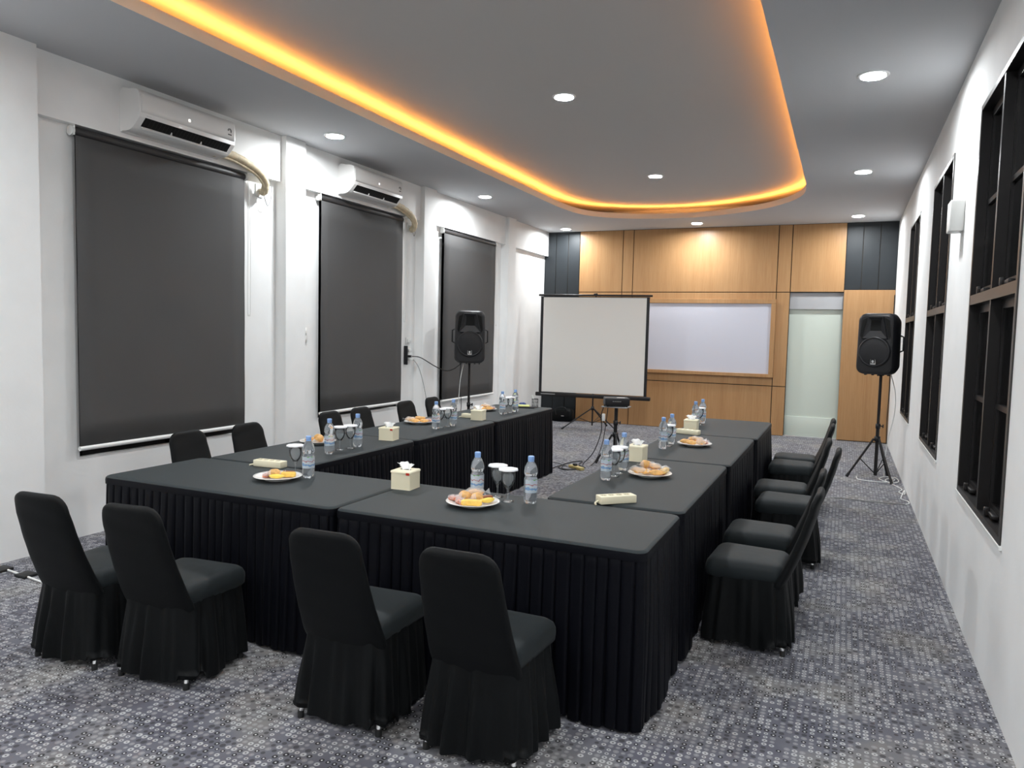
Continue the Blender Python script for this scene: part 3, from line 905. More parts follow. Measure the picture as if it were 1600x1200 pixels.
def make_bottle(label):
    t = empty('water_bottle', label, 'bottle', (0, 0, ZT), 0, 'small water bottles on the tables')
    prof = [(.001, .006), (.012, .004), (.020, .001), (.027, .0), (.031, .006), (.0335, .016), (.034, .03), (.034, .05), (.0335, .055), (.0335, .105), (.034, .112), (.0335, .122), (.031, .129),
            (.0285, .134), (.0285, .138), (.031, .143), (.0335, .150), (.034, .160), (.0325, .172), (.029, .184), (.0235, .196), (.017, .206), (.0135, .212), (.0128, .218), (.0128, .222), (.001, .222)]
    n = 24; b = MB(); rings = []
    for r, z in prof:
        ring = []
        for i in range(n):
            a = 2*PI*i/n; k = 1.0
            if z < .02: k = 1-.10*max(0, math.cos(a*5))*(1 if r > .015 else 0)
            ring.append(Vector((r*k*math.cos(a), r*k*math.sin(a), z)))
        rings.append(ring)
    b.loft(rings).build('body', 'pet', t)
    b = MB()
    rr = [[Vector((.0343*math.cos(a), .0343*math.sin(a), z)) for a in [x/20*PI*1.35 for x in range(21)]] for z in (.056, .08, .104, .122)]
    b.loft(rr, False, False, closed=False).build('label_sleeve', 'label', t)
    b = MB(); rings = []
    for r, z in ((.0150, .216), (.0155, .218), (.0155, .232), (.0148, .2355), (.012, .237)):
        rings.append([Vector((r*(1+.02*(i % 2))*math.cos(2*PI*i/28), r*(1+.02*(i % 2))*math.sin(2*PI*i/28), z)) for i in range(28)])
    b.loft(rings).build('cap', 'cap', t)
    b = MB().lathe([(.0145, .209), (.0152, .210), (.0152, .2145), (.0145, .2155)], 20); b.build('cap_ring', 'cap', t)
    return t
BOT = [(-2.742, 3.39, 'water bottle beside the covered glass on the left front table'),
       (-3.150, 4.11, 'water bottle before the plate with a croissant, first table of the left arm'),
       (-3.170, 4.46, 'water bottle right of the two covered glasses, first table of the left arm'),
       (-1.680, 3.40, 'water bottle standing behind the sweets plate on the right front table'),
       (-1.398, 3.43, 'water bottle standing alone at the back edge of the right front table'),
       (-1.240, 4.20, 'nearest water bottle on the right arm, in front of the covered glasses'),
       (-1.235, 4.565, 'second water bottle on the right arm, left of the cream tissue box'),
       (-1.215, 5.595, 'nearer of two bottles on the middle table of the right arm'),
       (-1.210, 5.875, 'farther of two bottles on the middle table of the right arm'),
       (-1.255, 7.15, 'nearer of two bottles behind the far right tissue box'),
       (-1.240, 7.45, 'farthest bottle on the right arm'),
       (-3.185, 5.62, 'nearer bottle of the pair on the middle table of the left arm'),
       (-3.165, 5.895, 'farther bottle of the pair on the middle table of the left arm'),
       (-3.190, 7.00, 'nearer bottle of the pair on the far left arm table'),
       (-3.178, 7.305, 'farther bottle on the far left arm table, beside the notepad')]
bp_ = make_bottle(BOT[0][2])
bp_.location = (BOT[0][0], BOT[0][1], ZT); bp_.rotation_euler = (0, 0, math.radians(-140))
for i, (x, y, lab) in enumerate(BOT[1:]):
    dup(bp_, (x, y, ZT), math.radians(-140+37*math.sin(i*2.3)), lab)

def make_goblet(label):
    t = empty('goblet', label, 'glass', (0, 0, ZT), 0, 'stemmed glasses with paper lids')
    prof = [(.001, .0), (.031, .0), (.032, .002), (.012, .006), (.0055, .012), (.0045, .03), (.0045, .048), (.008, .056), (.006, .060), (.012, .068), (.026, .088), (.034, .110), (.036, .130), (.0345, .158),
            (.033, .158), (.0345, .130), (.0325, .110), (.0245, .089), (.011, .071), (.001, .067)]
    MB().lathe(prof, 28).build('bowl', 'glass', t)
    b = MB(); rings = []
    for s_, z in ((1.0, .1585), (1.0, .1645), (.97, .167), (.4, .168)):
        rings.append([Vector(((.049+.002*math.cos(8*2*PI*i/48))*s_*math.cos(2*PI*i/48), (.049+.002*math.cos(8*2*PI*i/48))*s_*math.sin(2*PI*i/48), z)) for i in range(48)])
    b.loft(rings).build('paper_lid', 'paper', t)
    return t
GLS = [(-2.885, 3.45, 'covered glass alone beside the left front plate and bottle'),
       (-3.176, 4.26, 'left glass of the covered pair on the first left arm table'),
       (-3.160, 4.36, 'right glass of the covered pair on the first left arm table'),
       (-1.600, 3.475, 'left glass of the covered pair behind the sweets plate'),
       (-1.510, 3.405, 'right glass of the covered pair behind the sweets plate'),
       (-1.225, 4.435, 'farther covered glass between the two nearest right arm bottles'),
       (-1.225, 4.325, 'nearer covered glass between the two nearest right arm bottles'),
       (-1.205, 5.74, 'covered glass between the bottles on the middle right arm table'),
       (-1.240, 7.30, 'covered glass between the farthest right arm bottles'),
       (-3.195, 5.715, 'nearer covered glass between the bottles on the middle left arm table'),
       (-3.178, 5.818, 'farther covered glass between the bottles on the middle left arm table'),
       (-3.200, 7.11, 'nearer covered glass on the far left arm table'),
       (-3.190, 7.205, 'farther covered glass on the far left arm table')]
gp = make_goblet(GLS[0][2]); gp.location = (GLS[0][0], GLS[0][1], ZT)
for x, y, lab in GLS[1:]: dup(gp, (x, y, ZT), random.uniform(0, 1), lab)

# plates and snacks
def make_plate(label):
    t = MB().lathe([(.001, .006), (.07, .005), (.085, .008), (.115, .017), (.131, .0215), (.1325, .0225), (.1315, .024), (.115, .0205), (.085, .012), (.07, .009), (.001, .009)], 48)
    t.lathe([(.066, .006), (.068, .0), (.072, .0), (.073, .006)], 48)
    o = t.build('plate', 'china'); o.location = (0, 0, ZT)
    return tag(o, label, 'plate', 'white plates of snacks')
def blob(lx, ly, lz, seed, rough=.12, square=1.0, taper=0.0, bend=0.0, n=18, m=12):
    rings = []
    for i in range(m+1):
        u = -1+2*i/m; uu = max(min(u, .995), -.995)
        rr = (1-abs(uu)**(2/square if square < 1 else 2))**.5
        if square < 1: rr = (1-abs(uu)**8)**(1/8)
        row = []
        for k in range(n):
            a = 2*PI*k/n; ca, sa = math.cos(a), math.sin(a)
            if square < 1: ca = math.copysign(abs(ca)**.4, ca); sa = math.copysign(abs(sa)**.4, sa)
            w_ = rr*(1-taper*abs(uu)**1.5)
            p = Vector((uu*lx, ca*ly*w_, sa*lz*w_+lz))
            nn = mnoise.noise(Vector((p.x*45+seed*7, p.y*45, p.z*45)))
            p.y *= 1+rough*nn; p.z = max(.0, lz+(p.z-lz)*(1+rough*nn))
            p.y += bend*uu*uu
            row.append(p)
        rings.append(row)
    return MB().loft(rings)
SN = {'roll': lambda s: blob(.047, .020, .017, s, .22, 1, .25).build('bread_roll', 'bread'),
      'bun': lambda s: blob(.034, .030, .024, s, .18).build('bread_bun', 'bread'),
      'croissant': lambda s: blob(.052, .024, .024, s, .3, 1, .5, .03).build('croissant', 'bread'),
      'log': lambda s: blob(.05, .017, .014, s, .08, .5).build('cake_slice', 'bread2'),
      'choc': lambda s: blob(.035, .017, .013, s, .06, .5).build('chocolate_cake', 'choc'),
      'wafer': lambda s: blob(.035, .014, .010, s, .2, .5).build('pink_pastry', 'pink'),
      'banana': lambda s: blob(.042, .013, .013, s, .08, 1, .2, .012).build('yellow_pastry', 'banana')}
SNAME = {'roll': 'golden bread roll', 'bun': 'round golden bun', 'croissant': 'golden croissant', 'log': 'yellow sponge cake slice',
         'choc': 'brown chocolate cake slice', 'wafer': 'pink striped wrapped pastry', 'banana': 'long yellow pastry'}
SCAT = {'roll': 'bread', 'bun': 'bread', 'croissant': 'bread', 'log': 'cake', 'choc': 'cake', 'wafer': 'pastry', 'banana': 'pastry'}
# plate: centre, description, snacks (kind, right, away, height, angle, wrapped)
PL = [(-2.850, 3.262, 'left front plate', 'white plate with a few pastries on the left front table',
       [('wafer', -.060, .00, 0, 80, 1), ('log', .045, .012, 0, 6, 0), ('bun', -.015, -.008, 0, 20, 1), ('choc', .045, .05, 0, -4, 0), ('banana', .005, -.045, 0, 8, 0)]),
      (-3.500, 4.43, 'plate with the croissant', 'white plate with a croissant, first table of the left arm',
       [('croissant', .02, .0, 0, 90, 0), ('roll', -.06, .0, 0, 60, 0), ('wafer', .075, .01, 0, 80, 1), ('bun', -.01, .06, 0, 0, 0)]),
      (-1.625, 3.245, 'nearest plate', 'nearest white plate heaped with sweets on the right front table',
       [('wafer', -.088, .01, 0, 150, 1), ('wafer', -.060, -.035, 0, 120, 1), ('log', -.003, -.062, 0, -3, 0), ('bun', -.04, .03, .004, 20, 1), ('bun', .02, .01, 0, 40, 1),
        ('roll', .005, .045, .022, 10, 1), ('choc', .062, .03, .004, 35, 0), ('banana', .075, -.025, 0, 30, 0)]),
      (-1.040, 4.455, 'first right arm plate', 'white plate of golden bread on the first right arm table',
       [('roll', -.075, -.01, 0, -35, 1), ('roll', -.035, -.02, .004, -40, 0), ('roll', .0, .02, .0, -30, 1), ('bun', -.02, .03, .03, 10, 1), ('roll', .025, .0, .03, -50, 1),
        ('roll', .03, -.045, 0, -10, 0), ('wafer', .06, -.01, 0, 30, 1), ('log', .09, .01, 0, 60, 1)]),
      (-1.030, 5.88, 'second right arm plate', 'white plate of bread on the middle right arm table',
       [('roll', -.075, .0, 0, 20, 0), ('roll', -.03, -.03, 0, -8, 0), ('bun', -.01, .035, .006, 0, 1), ('roll', .02, .0, .02, -40, 1), ('roll', .045, -.025, 0, 20, 1), ('wafer', .085, .01, 0, 60, 1)]),
      (-3.500, 5.86, 'second left arm plate', 'white plate of bread on the middle left arm table',
       [('roll', -.075, .0, 0, 20, 1), ('roll', -.03, -.03, 0, -8, 0), ('bun', -.01, .03, .004, 0, 1), ('roll', .02, .0, .02, 30, 0), ('roll', .05, -.03, 0, -12, 0), ('wafer', .085, .01, 0, 60, 1)]),
      (-3.500, 7.22, 'farthest left arm plate', 'white plate of bread on the far left arm table',
       [('roll', -.075, .0, 0, 25, 1), ('roll', -.03, -.03, 0, 6, 0), ('bun', -.01, .03, .004, 0, 1), ('roll', .02, .0, .02, -30, 1), ('roll', .05, -.03, 0, 12, 0), ('wafer', .085, .01, 0, 60, 1)])]
plate0 = None; mesh_cache = {}; wrap_cache = {}
for pi_, (x, y, pn, plab, items) in enumerate(PL):
    if plate0 is None: plate0 = make_plate(plab); o = plate0
    else:
        o = plate0.copy(); COL.objects.link(o); o['label'] = plab
    o.location = (x, y, ZT)
    order = sorted(range(len(items)), key=lambda k: items[k][1])
    for k, (kind, r_, a_, h_, ang, wr) in enumerate(items):
        rank = order.index(k)
        pos = 'leftmost on' if rank == 0 else ('rightmost on' if rank == len(items)-1 else ('second from left on', 'third from left on', 'fourth from left on', 'fifth from left on', 'sixth from left on', 'seventh from left on')[rank-1])
        key = (kind, k % 3)
        if key not in mesh_cache:
            q = SN[kind](k % 3+1.3); mesh_cache[key] = q
        else:
            q = mesh_cache[key].copy(); COL.objects.link(q)
        p = Vector((x, y, ZT+.0125+h_+(.006 if Vector((r_, a_)).length > .07 else 0)))+rgt*r_+fwd*a_
        q.location = p; q.rotation_euler = (0, 0, yaw+math.radians(ang))
        tag(q, '%s%s, %s the %s' % (SNAME[kind], ' in clear wrap' if wr and kind != 'wafer' else '', pos, pn), SCAT[kind], 'snacks on the plates')
        if wr:
            if kind not in wrap_cache:
                wm = blob(.055, .028, .020, 5, .5, 1, .1, n=14, m=12)
                wm.add([(.052, 0, .02), (.075, .02, .035), (.078, -.018, .012)], [(0, 1, 2)], True)
                wm.add([(-.052, 0, .02), (-.072, .02, .012), (-.075, -.018, .038)], [(0, 1, 2)], True)
                wo = wm.build('wrapper', 'wrap', q); wrap_cache[kind] = wo
            else:
                wo = wrap_cache[kind].copy(); COL.objects.link(wo); wo.parent = q
            kk = {'bun': .8, 'wafer': .78, 'log': 1.1}.get(kind, 1)
            wo.scale = (kk, kk*(1.1 if kind == 'bun' else .85), 1.05 if kind != 'wafer' else .75)

# tissue boxes
def make_tissue(label, ribbed, rot, x, y, s=(.0575, .058, .098)):
    t = empty('tissue_box', label, 'tissue box', (x, y, ZT), math.radians(rot), 'cream tissue boxes on the tables')
    b = MB(); rings = []; n = 30 if ribbed else 2
    for i in range(n+1):
        z = s[2]*.9*i/n; d = (.0012 if i % 2 else 0) if ribbed else 0
        rings.append(rrect(s[0]-.002-d, s[1]-.002-d, .004, 2, z=z))
    b.loft(rings).build('box', 'cream', t)
    b = MB(); b.loft([rrect(s[0], s[1], .004, 2, z=s[2]*.88), rrect(s[0], s[1], .004, 2, z=s[2]*.97), rrect(s[0]-.004, s[1]-.004, .004, 2, z=s[2])])
    b.build('lid', 'cream', t)
    MB().bbox(-s[0]*.5, s[0]*.5, -.008, .008, s[2]-.001, s[2]+.0008, .0005, seg=1).build('slot', 'deep', t)
    # tissue tuft: a folded fan
    b = MB(); rows = []
    rnd = random.Random(int(x*100))
    for i in range(7):
        u = i/6; row = []
        for j in range(9):
            v = j/8-.5
            row.append(Vector((v*(.055+.05*u)-.01*u, .012*math.sin(v*9+u*2)+.030*u*(.6 if rnd.random() > .5 else .9), s[2]-.002+.040*math.sin(u*1.5)*(1-.5*abs(v))+.004*math.sin(v*20))))
        rows.append(row)
    b.loft(rows, False, False, closed=False).build('tissue', 'tissue', t)
    if ribbed: MB().bbox(s[0]-.026, s[0]-.006, -s[1]-.0015, -s[1]+.002, s[2]*.80, s[2]*.93, .0006, seg=1).build('red_tag', 'red', t)
    return t
make_tissue('nearest cream ribbed tissue box with red tag, between the two front tables', True, 3, -2.122, 3.425, (.060, .060, .100))
make_tissue('cream tissue box with red tag at the seam of the left arm tables', True, 8, -3.172, 4.87, (.062, .060, .098))
make_tissue('cream tissue box on the far left arm, before the last plate', False, 6, -3.180, 6.43, (.060, .060, .098))
make_tissue('cream tissue box at the seam of the first right arm table', False, -2, -1.252, 4.97, (.058, .066, .105))
make_tissue('cream tissue box behind the power strip on the far right arm', False, 0, -1.235, 6.85, (.060, .060, .098))

# power strips
def make_strip(label, x, y, rot):
    t = empty('power_strip', label, 'power strip', (x, y, ZT), math.radians(rot), 'cream four socket power strips')
    MB().bbox(-.10, .10, -.033, .033, 0, .040, .004).build('body', 'cream', t)
    for k in range(4):
        cx = -.072+.043*k
        so = MB().lathe([(.0165, .0402), (.0165, .0412), (.0150, .0412), (.0145, .0400)], 20, c=(cx, 0, 0)).build('socket', 'creamd', t)
        b = MB(); b.disc((cx, 0, .0395), .0145, n=20, h=.0008)
        b.build('socket_face', 'creamd', so)
        b = MB(); b.disc((cx-.006, 0, .0402), .0025, n=8, h=.0006); b.disc((cx+.006, 0, .0402), .0025, n=8, h=.0006); b.build('pin_hole', 'deep', so)
    b = MB(); b.tube(catmull([(-.10, 0, .014), (-.112, -.004, .010), (-.122, -.012, .006), (-.128, -.03, .005)], 4), .005, 8); b.build('cord', 'cream', t)
    return t
make_strip('cream power strip behind the left front plate', -3.148, 3.535, 4)
make_strip('cream power strip on the corner seam of the right front tables', -1.020, 3.655, 43)
make_strip('cream power strip in front of the far right tissue box', -1.205, 6.555, -14)
make_strip('cream power strip half hidden behind the far left tissue box', -3.30, 6.52, -10)

# notepad, organiser and pen holder on the far left arm
t = empty('desk_tray', 'flat black tray at the far end of the left arm', 'tray', (-3.27, 7.775, ZT), math.radians(14))
MB().bbox(-.12, .12, -.06, .055, 0, .014, .004).build('base', 'black', t)
t2 = MB().bbox(-.10, .08, -.05, .05, 0, .014, .002).build('notepad', 'yellow'); t2.location = (-3.29, 7.77, ZT+.0145); t2.rotation_euler = (0, 0, math.radians(14))
tag(t2, 'pale yellow notepad lying on the black tray', 'notepad')
t3 = empty('tape_dispenser', 'rounded blue desk item behind the yellow notepad', 'stationery', (-3.345, 7.90, ZT), math.radians(20))
MB().lathe([(.045, 0), (.045, .02), (.038, .036), (.02, .045), (.001, .047)], 24, cap0=True).build('body', 'bluep', t3)
t4 = empty('pen_holder', 'black mesh pen holder at the far end of the left arm', 'pen holder', (-3.30, 8.0-.19, ZT), 0)
t4.location = (-3.185, 7.885, ZT)
b = MB()
for k in range(16):
    a = 2*PI*k/16
    b.tube([(.036*math.cos(a), .036*math.sin(a), .0), (.036*math.cos(a+.5), .036*math.sin(a+.5), .095)], .0012, 4)
    b.tube([(.036*math.cos(a), .036*math.sin(a), .0), (.036*math.cos(a-.5), .036*math.sin(a-.5), .095)], .0012, 4)
q = b.build('mesh_side', 'black', t4); q['kind'] = 'stuff'
for z in (.0025, .095):
    MB().tube([(.036*math.cos(a), .036*math.sin(a), z) for a in [2*PI*k/24 for k in range(25)]], .0025, 6).build('rim', 'black', t4)
MB().disc((0, 0, 0), .036).build('bottom', 'black', t4)
q = MB().tube([(0, 0, 0), (0, 0, .12)], .008, 10); q.tube([(0, 0, .12), (0, 0, .135)], .009, 10)
q = q.build('marker_pen', 'whitep'); q.location = (-3.182, 7.885, ZT+.006); q.rotation_euler = (math.radians(6), math.radians(-14), 0)
tag(q, 'white marker pen standing in the mesh pen holder', 'pen')

# ================================================================== LOUDSPEAKERS
def tripod(name, label, loc, feet, z_collar, z_low, top, r=.016, knob=True, group=None):
    t = empty(name, label, 'stand', loc, 0, group)
    MB().tube([(0, 0, z_low), (0, 0, z_collar+.12)], r+.003, 14).build('lower_pole', 'blackm', t)
    MB().tube([(0, 0, z_collar+.12), (0, 0, top)], r, 14).build('upper_pole', 'blackm', t)
    b = MB(); b.lathe([(r+.004, -.03), (r+.016, -.03), (r+.016, .03), (r+.004, .03)], 14, c=(0, 0, z_collar)).build('leg_hub', 'black', t); b = MB(); b.lathe([(r+.002, -.02), (r+.010, -.02), (r+.010, .035), (r+.002, .035)], 14, c=(0, 0, z_collar+.14))
    c = b.build('collar', 'black', t)
    if knob:
        k = MB(); k.tube([(r, 0, z_collar+.15), (r+.035, 0, z_collar+.15)], .007, 8); k.bbox(r+.03, r+.042, -.014, .014, z_collar+.13, z_collar+.17, .004)
        k.build('knob', 'black', c)
    for fx, fy in feet:
        d = Vector((fx, fy, 0)).normalized()
        a = Vector((d.x*(r+.02), d.y*(r+.02), z_collar)); e = Vector((fx, fy, .012))
        lg = MB().tube([a, e], .0125, 10).build('leg', 'blackm', t)
        MB().tube([e-(a-e).normalized()*.008, e+(a-e).normalized()*.04], .017, 10).build('rubber_foot', 'rubber', lg)
        mid = a.lerp(e, .52)
        MB().tube([mid, Vector((d.x*r, d.y*r, z_low+.03))], .006, 6).build('brace', 'blackm', t)
    return t
def loudspeaker(label, loc, rz, handle_side):
    t = empty('loudspeaker', label, 'loudspeaker', loc, rz, 'black loudspeakers on tripod stands')
    W, Hh, D = .205, .69, .36
    def ring(y, sx, sz, r):
        pts = []
        for p in rrect(W*sx, Hh/2*sz, r, 6):
            z = Hh/2+p.y
            k = 1-.10*max(0, (z-Hh*.55)/Hh)-.03*max(0, (.2*Hh-z)/Hh)
            pts.append(Vector((p.x*k, y, z)))
        return pts
    b = MB()
    b.loft([ring(-D/2, .90, .945, .07), ring(-D/2+.015, .975, .985, .08), ring(-D/2+.05, 1, 1, .085), ring(-.02, 1, 1, .085), ring(D/2-.06, .86, .93, .08), ring(D/2, .70, .86, .06)])
    b.build('cabinet', 'black', t)
    f = -D/2
    # baffle
    MB().loft([ring(f-.001, .87, .925, .065), ring(f-.006, .84, .91, .06)]).build('front_baffle', 'black', t)
    # woofer bulge and grille
    zc = Hh*.37; R = .155
    T = Matrix.Translation((0, f-.004, zc)) @ Matrix.Rotation(PI/2, 4, 'X')
    b = MB(); b.lathe([(R+.018, 0), (R+.016, .02), (R+.004, .032), (R-.006, .026)], 48, T=T); b.build('woofer_ring', 'black', t)
    b = MB(); b.lathe([(R-.004, .026), (R*.7, .036), (R*.35, .041), (.001, .042)], 48, T=T); b.build('woofer_grille', 'grille', t)
    # horn: flared mouth with raised rim, dark throat, a dark port on each side
    zt_, zb_ = Hh*.935, Hh*.59
    O_ = [(-.080, zt_), (.080, zt_), (.132, zb_), (-.132, zb_)]; I_ = [(-.050, zt_-.035), (.050, zt_-.035), (.058, zb_+.085), (-.058, zb_+.085)]
    b = MB()
    b.add([(x, f-.030, z) for x, z in O_]+[(x, f-.0085, z) for x, z in I_], [(0, 1, 5, 4), (1, 2, 6, 5), (2, 3, 7, 6), (3, 0, 4, 7)])
    b.add([(x, f-.030, z) for x, z in O_]+[(x*1.05, f-.004, z+(.006 if z > .5 else -.01)) for x, z in O_], [(0, 1, 5, 4), (1, 2, 6, 5), (2, 3, 7, 6), (3, 0, 4, 7)])
    b.build('horn_flare', 'black', t, clean=False)
    MB().add([(x, f-.0084, z) for x, z in I_]+[(x, f-.0070, z) for x, z in I_], [(0, 1, 2, 3), (4, 5, 6, 7), (0, 1, 5, 4), (2, 3, 7, 6)]).build('horn_throat', 'deep', t)
    for s in (-1, 1):
        P_ = [(s*.092, zt_-.004), (s*.146, zt_-.035), (s*.166, zb_+.03), (s*.145, zb_-.01)]
        MB().add([(x, f-.0085, z) for x, z in P_]+[(x, f-.004, z) for x, z in P_], [(0, 1, 2, 3), (0, 1, 5, 4), (1, 2, 6, 5), (2, 3, 7, 6), (3, 0, 4, 7)]).build('port', 'deep', t)
    # badge
    zb2 = zc-R*.72; yb2 = f-.036
    b = MB(); b.bbox(-.028, .028, yb2-.006, yb2+.012, zb2-.030, zb2+.030, .003, seg=1); bd = b.build('badge', 'silver', t)
    MB().bbox(-.023, .023, yb2-.008, yb2-.005, zb2-.016, zb2+.026, .001, seg=1).build('badge_field', 'deep', bd)
    b = MB(); b.disc((0, yb2-.008, zb2+.006), .013, 'y', 20, .003); b.bbox(-.012, .012, yb2-.0085, yb2-.006, zb2-.012, zb2-.008, .0005, seg=1); b.build('badge_mark', 'silver', bd)
    for sx in (-.12, -.04, .07, .13):
        MB().bbox(sx-.012, sx+.012, -.10, -.07, -.012, .012, .003).build('foot', 'rubber', t)
    # handles
    for s in (-1, 1):
        b = MB(); x0 = s*(W-.004)
        b.tube([(x0, .02, Hh*.38), (s*(W+.030), .02, Hh*.40), (s*(W+.030), .02, Hh*.62), (x0, .02, Hh*.64)], .010, 8)
        b.build('handle', 'black', t)
    MB().lathe([(.022, -.02), (.022, .03)], 14, cap0=True, cap1=True).build('pole_cup', 'black', t)
    return t
sr = (.396, 9.56)
tripod('speaker_stand', 'black tripod speaker stand beside the right wall', (sr[0], sr[1], 0), [(-.298, -.012), (.159, -.253), (.139, .26)], .47, .045, 1.24, group='tripod speaker stands')
loudspeaker('black loudspeaker on the stand by the right wall windows', (sr[0]-.02, sr[1], 1.215), math.radians(-21), 1)
sl = (-4.55, 8.90)
tripod('speaker_stand', 'black tripod speaker stand by the third blind, behind the left tables', (sl[0], sl[1], 0), [(-.15, -.26), (.30, .0), (-.15, .26)], .47, .045, 1.21, group='tripod speaker stands')
loudspeaker('black loudspeaker in front of the third blind on the left', (sl[0], sl[1], 1.175), math.radians(27), -1)

# ================================================================== PROJECTION SCREEN
t = empty('projection_screen', 'white projection screen with black borders on a tripod before the oak wall', 'projection screen', (-3.86, 12.08, 0), math.radians(6))
W = .925; zb, ztp = .56, 2.235
MB().bbox(-W+.05, W-.05, -.008, -.004, zb+.03, ztp-.03, .0008, seg=1).build('screen_fabric', 'screen', t)
for s in (-1, 1):
    MB().box(min(s*(W-.052), s*(W-.004)), max(s*(W-.052), s*(W-.004)), -.0085, -.003, zb+.02, ztp-.02).build('border', 'black', t)
MB().bbox(-W, W, -.010, -.002, ztp-.035, ztp-.022, .001, seg=1).build('border', 'black', t)
b = MB(); b.tube([(-W-.03, -.008, ztp), (W+.04, -.008, ztp)], .017, 12); b.build('top_bar', 'blackm', t)
MB().bbox(-W-.05, W+.06, -.04, .02, zb-.045, zb+.02, .012).build('case', 'blackm', t)
MB().bbox(-W+.05, -W+.30, -.0425, -.038, zb-.012, zb+.004, .001, seg=1).build('case_label', 'grey', t)
MB().tube([(.02, .035, .05), (.02, .035, ztp+.04)], .013, 12).build('pole', 'blackm', t)
b = MB(); b.bbox(-.01, .05, -.02, .05, ztp-.01, ztp+.035, .005); b.build('hook', 'blackm', t)
b = MB(); b.lathe([(.014, -.03), (.028, -.03), (.028, .03), (.014, .03)], 12, c=(.02, .035, .34)); b.build('collar', 'black', t)
for fx, fy in ((-.41, -.36), (.47, -.17), (.20, .42)):
    d = Vector((fx, fy, 0)).normalized()
    a = Vector((.02, .035, .34))+d*.02; e = Vector((fx, fy, .012))
    lg = MB().tube([a, e], .011, 8).build('leg', 'blackm', t)
    MB().tube([e, e+(a-e).normalized()*.05], .015, 8).build('rubber_foot', 'rubber', lg)
    MB().tube([a.lerp(e, .45), Vector((.02, .035, .09))], .005, 6).build('brace', 'blackm', t)

# projector on its stand
pj = (-2.545, 8.98)
tripod('projector_stand', 'black tripod stand with a small tray carrying the projector', (pj[0], pj[1], 0), [(-.20, -.12), (.10, -.21), (.06, .24)], .36, .05, .70, r=.020)
st = [o for o in COL.objects if o.name.startswith('projector_stand')][0]
MB().bbox(-.16, .16, -.12, .12, .70, .712, .004).build('tray', 'grey', st)
t = empty('projector', 'small black projector on the tripod tray before the screen', 'projector', (pj[0], pj[1], .7125), math.radians(24))
MB().bbox(-.150, .150, -.11, .11, .012, .108, .012, seg=3).build('housing', 'black', t)
b = MB()
for k in range(5): b.bbox(-.06+.022*k, -.046+.022*k, -.1125, -.109, .062, .072, .001, seg=1)
b.build('ports', 'grey', t)
MB().bbox(-.14, .14, -.1115, -.108, .030, .034, .0005, seg=1).build('seam', 'deep', t)
for sx in (-.12, .12):
    for sy in (-.08, .08): MB().lathe([(.01, 0), (.01, .014)], 10, c=(sx, sy, 0), cap0=True).build('foot', 'rubber', t)
MB().tube([(.07, .105, .06), (.07, .125, .06)], .03, 16).build('lens', 'deep', t)
MB().bbox(.0, .10, -.05, -.0, .1075, .110, .001, seg=1).build('sticker', 'whitep', t)

# bag by the wall
t = empty('bag', 'soft black bag on the carpet against the left slate boards', 'bag', (-4.62, 12.80, 0), math.radians(4))
b = MB(); rings = []
for z, sx, sy in ((.0, .17, .08), (.02, .195, .10), (.10, .20, .11), (.18, .19, .10), (.215, .17, .07), (.225, .12, .03)):
    rings.append([Vector((p.x+.006*math.sin(p.x*40+z*30), p.y+.006*math.sin(p.x*33), z+.01*math.sin(p.x*14))) for p in rrect(sx, sy, min(.06, sy*.8), 5)])
b.loft(rings).build('body', 'chair', t)
b = MB(); b.tube(catmull([(-.10, -.10, .12), (-.11, -.09, .22), (-.04, -.08, .255), (.04, -.08, .255), (.10, -.09, .22), (.10, -.10, .12)], 5), .008, 6); b.build('handle', 'rubber', t)
MB().bbox(.0, .05, -.118, -.108, .10, .115, .002, seg=1).build('logo_patch', 'grey', t)

# ================================================================== CABLES
def cable(name, label, pts, r, m, cat='cable', sub=6):
    b = MB(); b.tube(catmull(pts, sub), r, 6); return tag(b.build(name, m), label, cat)
cable('speaker_cable', 'black cable hanging from the wall outlet to the left loudspeaker', [(XL+.07, 8.28, 1.255), (-4.98, 8.36, 1.24), (-4.86, 8.52, 1.13), (-4.78, 8.66, 1.07), (-4.72, 8.78, 1.09), (-4.62, 8.86, 1.19)], .006, 'rubber')
cable('wall_cable', 'thin pale cable running from the wall outlet down behind the chairs', [(XL+.07, 8.31, 1.215), (-5.0, 8.36, 1.1), (-4.93, 8.40, .80), (-4.85, 8.40, .35), (-4.80, 8.42, .008), (-4.72, 8.30, .006)], .004, 'grey')
cable('audio_cable', 'white cable hanging below the left loudspeaker beside its stand', [(-4.60, 8.84, 1.19), (-4.63, 8.80, .95), (-4.64, 8.78, .70), (-4.68, 8.76, .40), (-4.74, 8.72, .02), (-4.62, 8.66, .006)], .005, 'whitep')
cable('dark_cable', 'black cable hanging below the left loudspeaker beside the white one', [(-4.64, 8.83, 1.18), (-4.65, 8.82, .9), (-4.62, 8.82, .6), (-4.66, 8.79, .2), (-4.70, 8.80, .008)], .005, 'rubber')
cable('wall_wire', 'thin wire running down the edge of the tall oak leaf in the right corner', [(XR-.012, 12.92, 2.3), (XR-.012, 12.925, 1.8), (XR-.02, 12.91, 1.3), (XR-.012, 12.92, .8), (XR-.02, 12.92, .4), (XR-.012, 12.9, .01)], .006, 'rubber')
cable('speaker_wire', 'pale cable hanging from the right loudspeaker towards the wall', [(.50, 9.62, 1.22), (.56, 9.68, 1.0), (.565, 9.72, .75), (.52, 9.78, .45), (.50, 9.82, .2), (.50, 9.80, .006)], .0045, 'whitep')
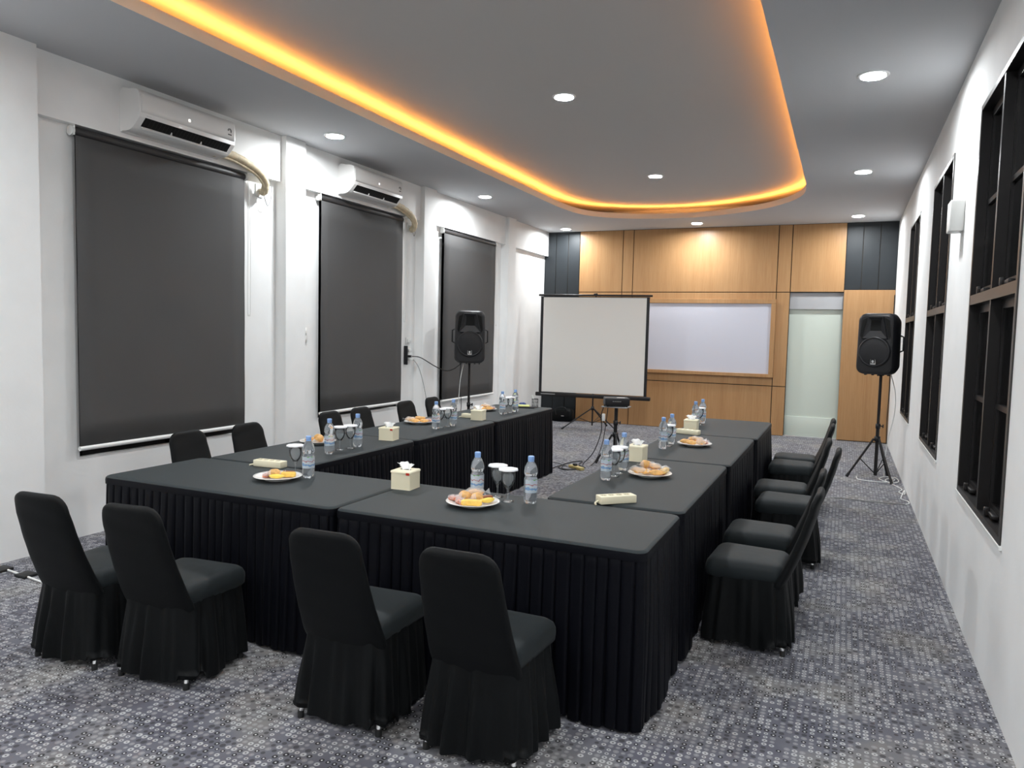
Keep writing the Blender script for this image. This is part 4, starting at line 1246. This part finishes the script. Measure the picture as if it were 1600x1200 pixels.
cable('coiled_cable', 'tangle of white cable on the carpet at the foot of the right speaker stand',
      [(.20, 9.62, .006), (.22, 9.42, .006), (.36, 9.36, .006), (.52, 9.40, .006), (.60, 9.58, .010), (.52, 9.70, .02), (.44, 9.55, .012), (.54, 9.36, .010), (.63, 9.42, .02), (.60, 9.62, .03), (.50, 9.5, .012), (.58, 9.24, .006), (.64, 9.02, .006), (.60, 8.84, .008), (.645, 8.74, .006), (.655, 8.9, .02), (.61, 8.60, .006), (.60, 8.46, .006), (.65, 8.36, .010), (.655, 8.26, .006), (.62, 8.2, .006)], .005, 'whitep', sub=7)
cable('floor_cable', 'thin pale cable lying across the carpet right of the chairs', [(-.02, 8.18, .005), (.12, 8.20, .005), (.30, 8.17, .005), (.48, 8.19, .005), (.62, 8.20, .005)], .0045, 'grey')
t = cable('taped_cable', 'white cable held by black tape on the carpet behind the leftmost chair', [(-5.09, 3.06, .008), (-4.9, 3.02, .008), (-4.5, 2.97, .008), (-4.2, 2.93, .008), (-3.9, 2.90, .008)], .007, 'whitep')
for q in (-4.86, -4.62):
    MB().bbox(q-.05, q+.05, 2.955, 3.045, .0, .018, .004).build('tape', 'rubber', t)
cable('projector_cable', 'black cable hanging from the projector and looping on the carpet',
      [(-2.66, 8.90, .76), (-2.70, 8.87, .60), (-2.69, 8.86, .40), (-2.76, 8.80, .15), (-2.86, 8.72, .01), (-2.80, 8.45, .008), (-2.90, 8.20, .008), (-3.05, 8.35, .008), (-3.02, 8.70, .010), (-2.92, 8.85, .012), (-2.88, 8.60, .010), (-2.75, 8.45, .008)], .006, 'rubber')
cable('signal_cable', 'second black cable snaking over the carpet left of the projector stand',
      [(-2.62, 8.90, .76), (-2.64, 8.86, .45), (-2.68, 8.84, .2), (-2.74, 8.7, .01), (-2.82, 8.30, .006), (-2.98, 8.28, .006), (-3.05, 8.52, .006), (-3.08, 8.20, .006), (-3.02, 7.98, .006), (-3.20, 8.02, .006)], .005, 'rubber')
cable('long_floor_cable', 'thin dark cable running from the left tables across the open carpet', [(-2.98, 8.45, .004), (-3.2, 8.62, .004), (-3.5, 8.68, .004), (-3.75, 8.72, .004)], .0035, 'rubber')
t = empty('floor_power_strip', 'tan power strip on the carpet among the projector cables', 'power strip', (-2.83, 8.36, 0), math.radians(-35))
MB().bbox(-.12, .12, -.03, .03, 0, .035, .006).build('body', 'strip', t)
MB().bbox(-.05, .0, -.02, .02, .035, .06, .006).build('plug', 'rubber', t)
t = empty('adapter_box', 'small white adapter hanging on the projector cable', 'adapter', (-2.66, 8.84, .58), 0)
MB().bbox(-.018, .018, -.015, .015, -.045, .045, .006).build('body', 'whitep', t)
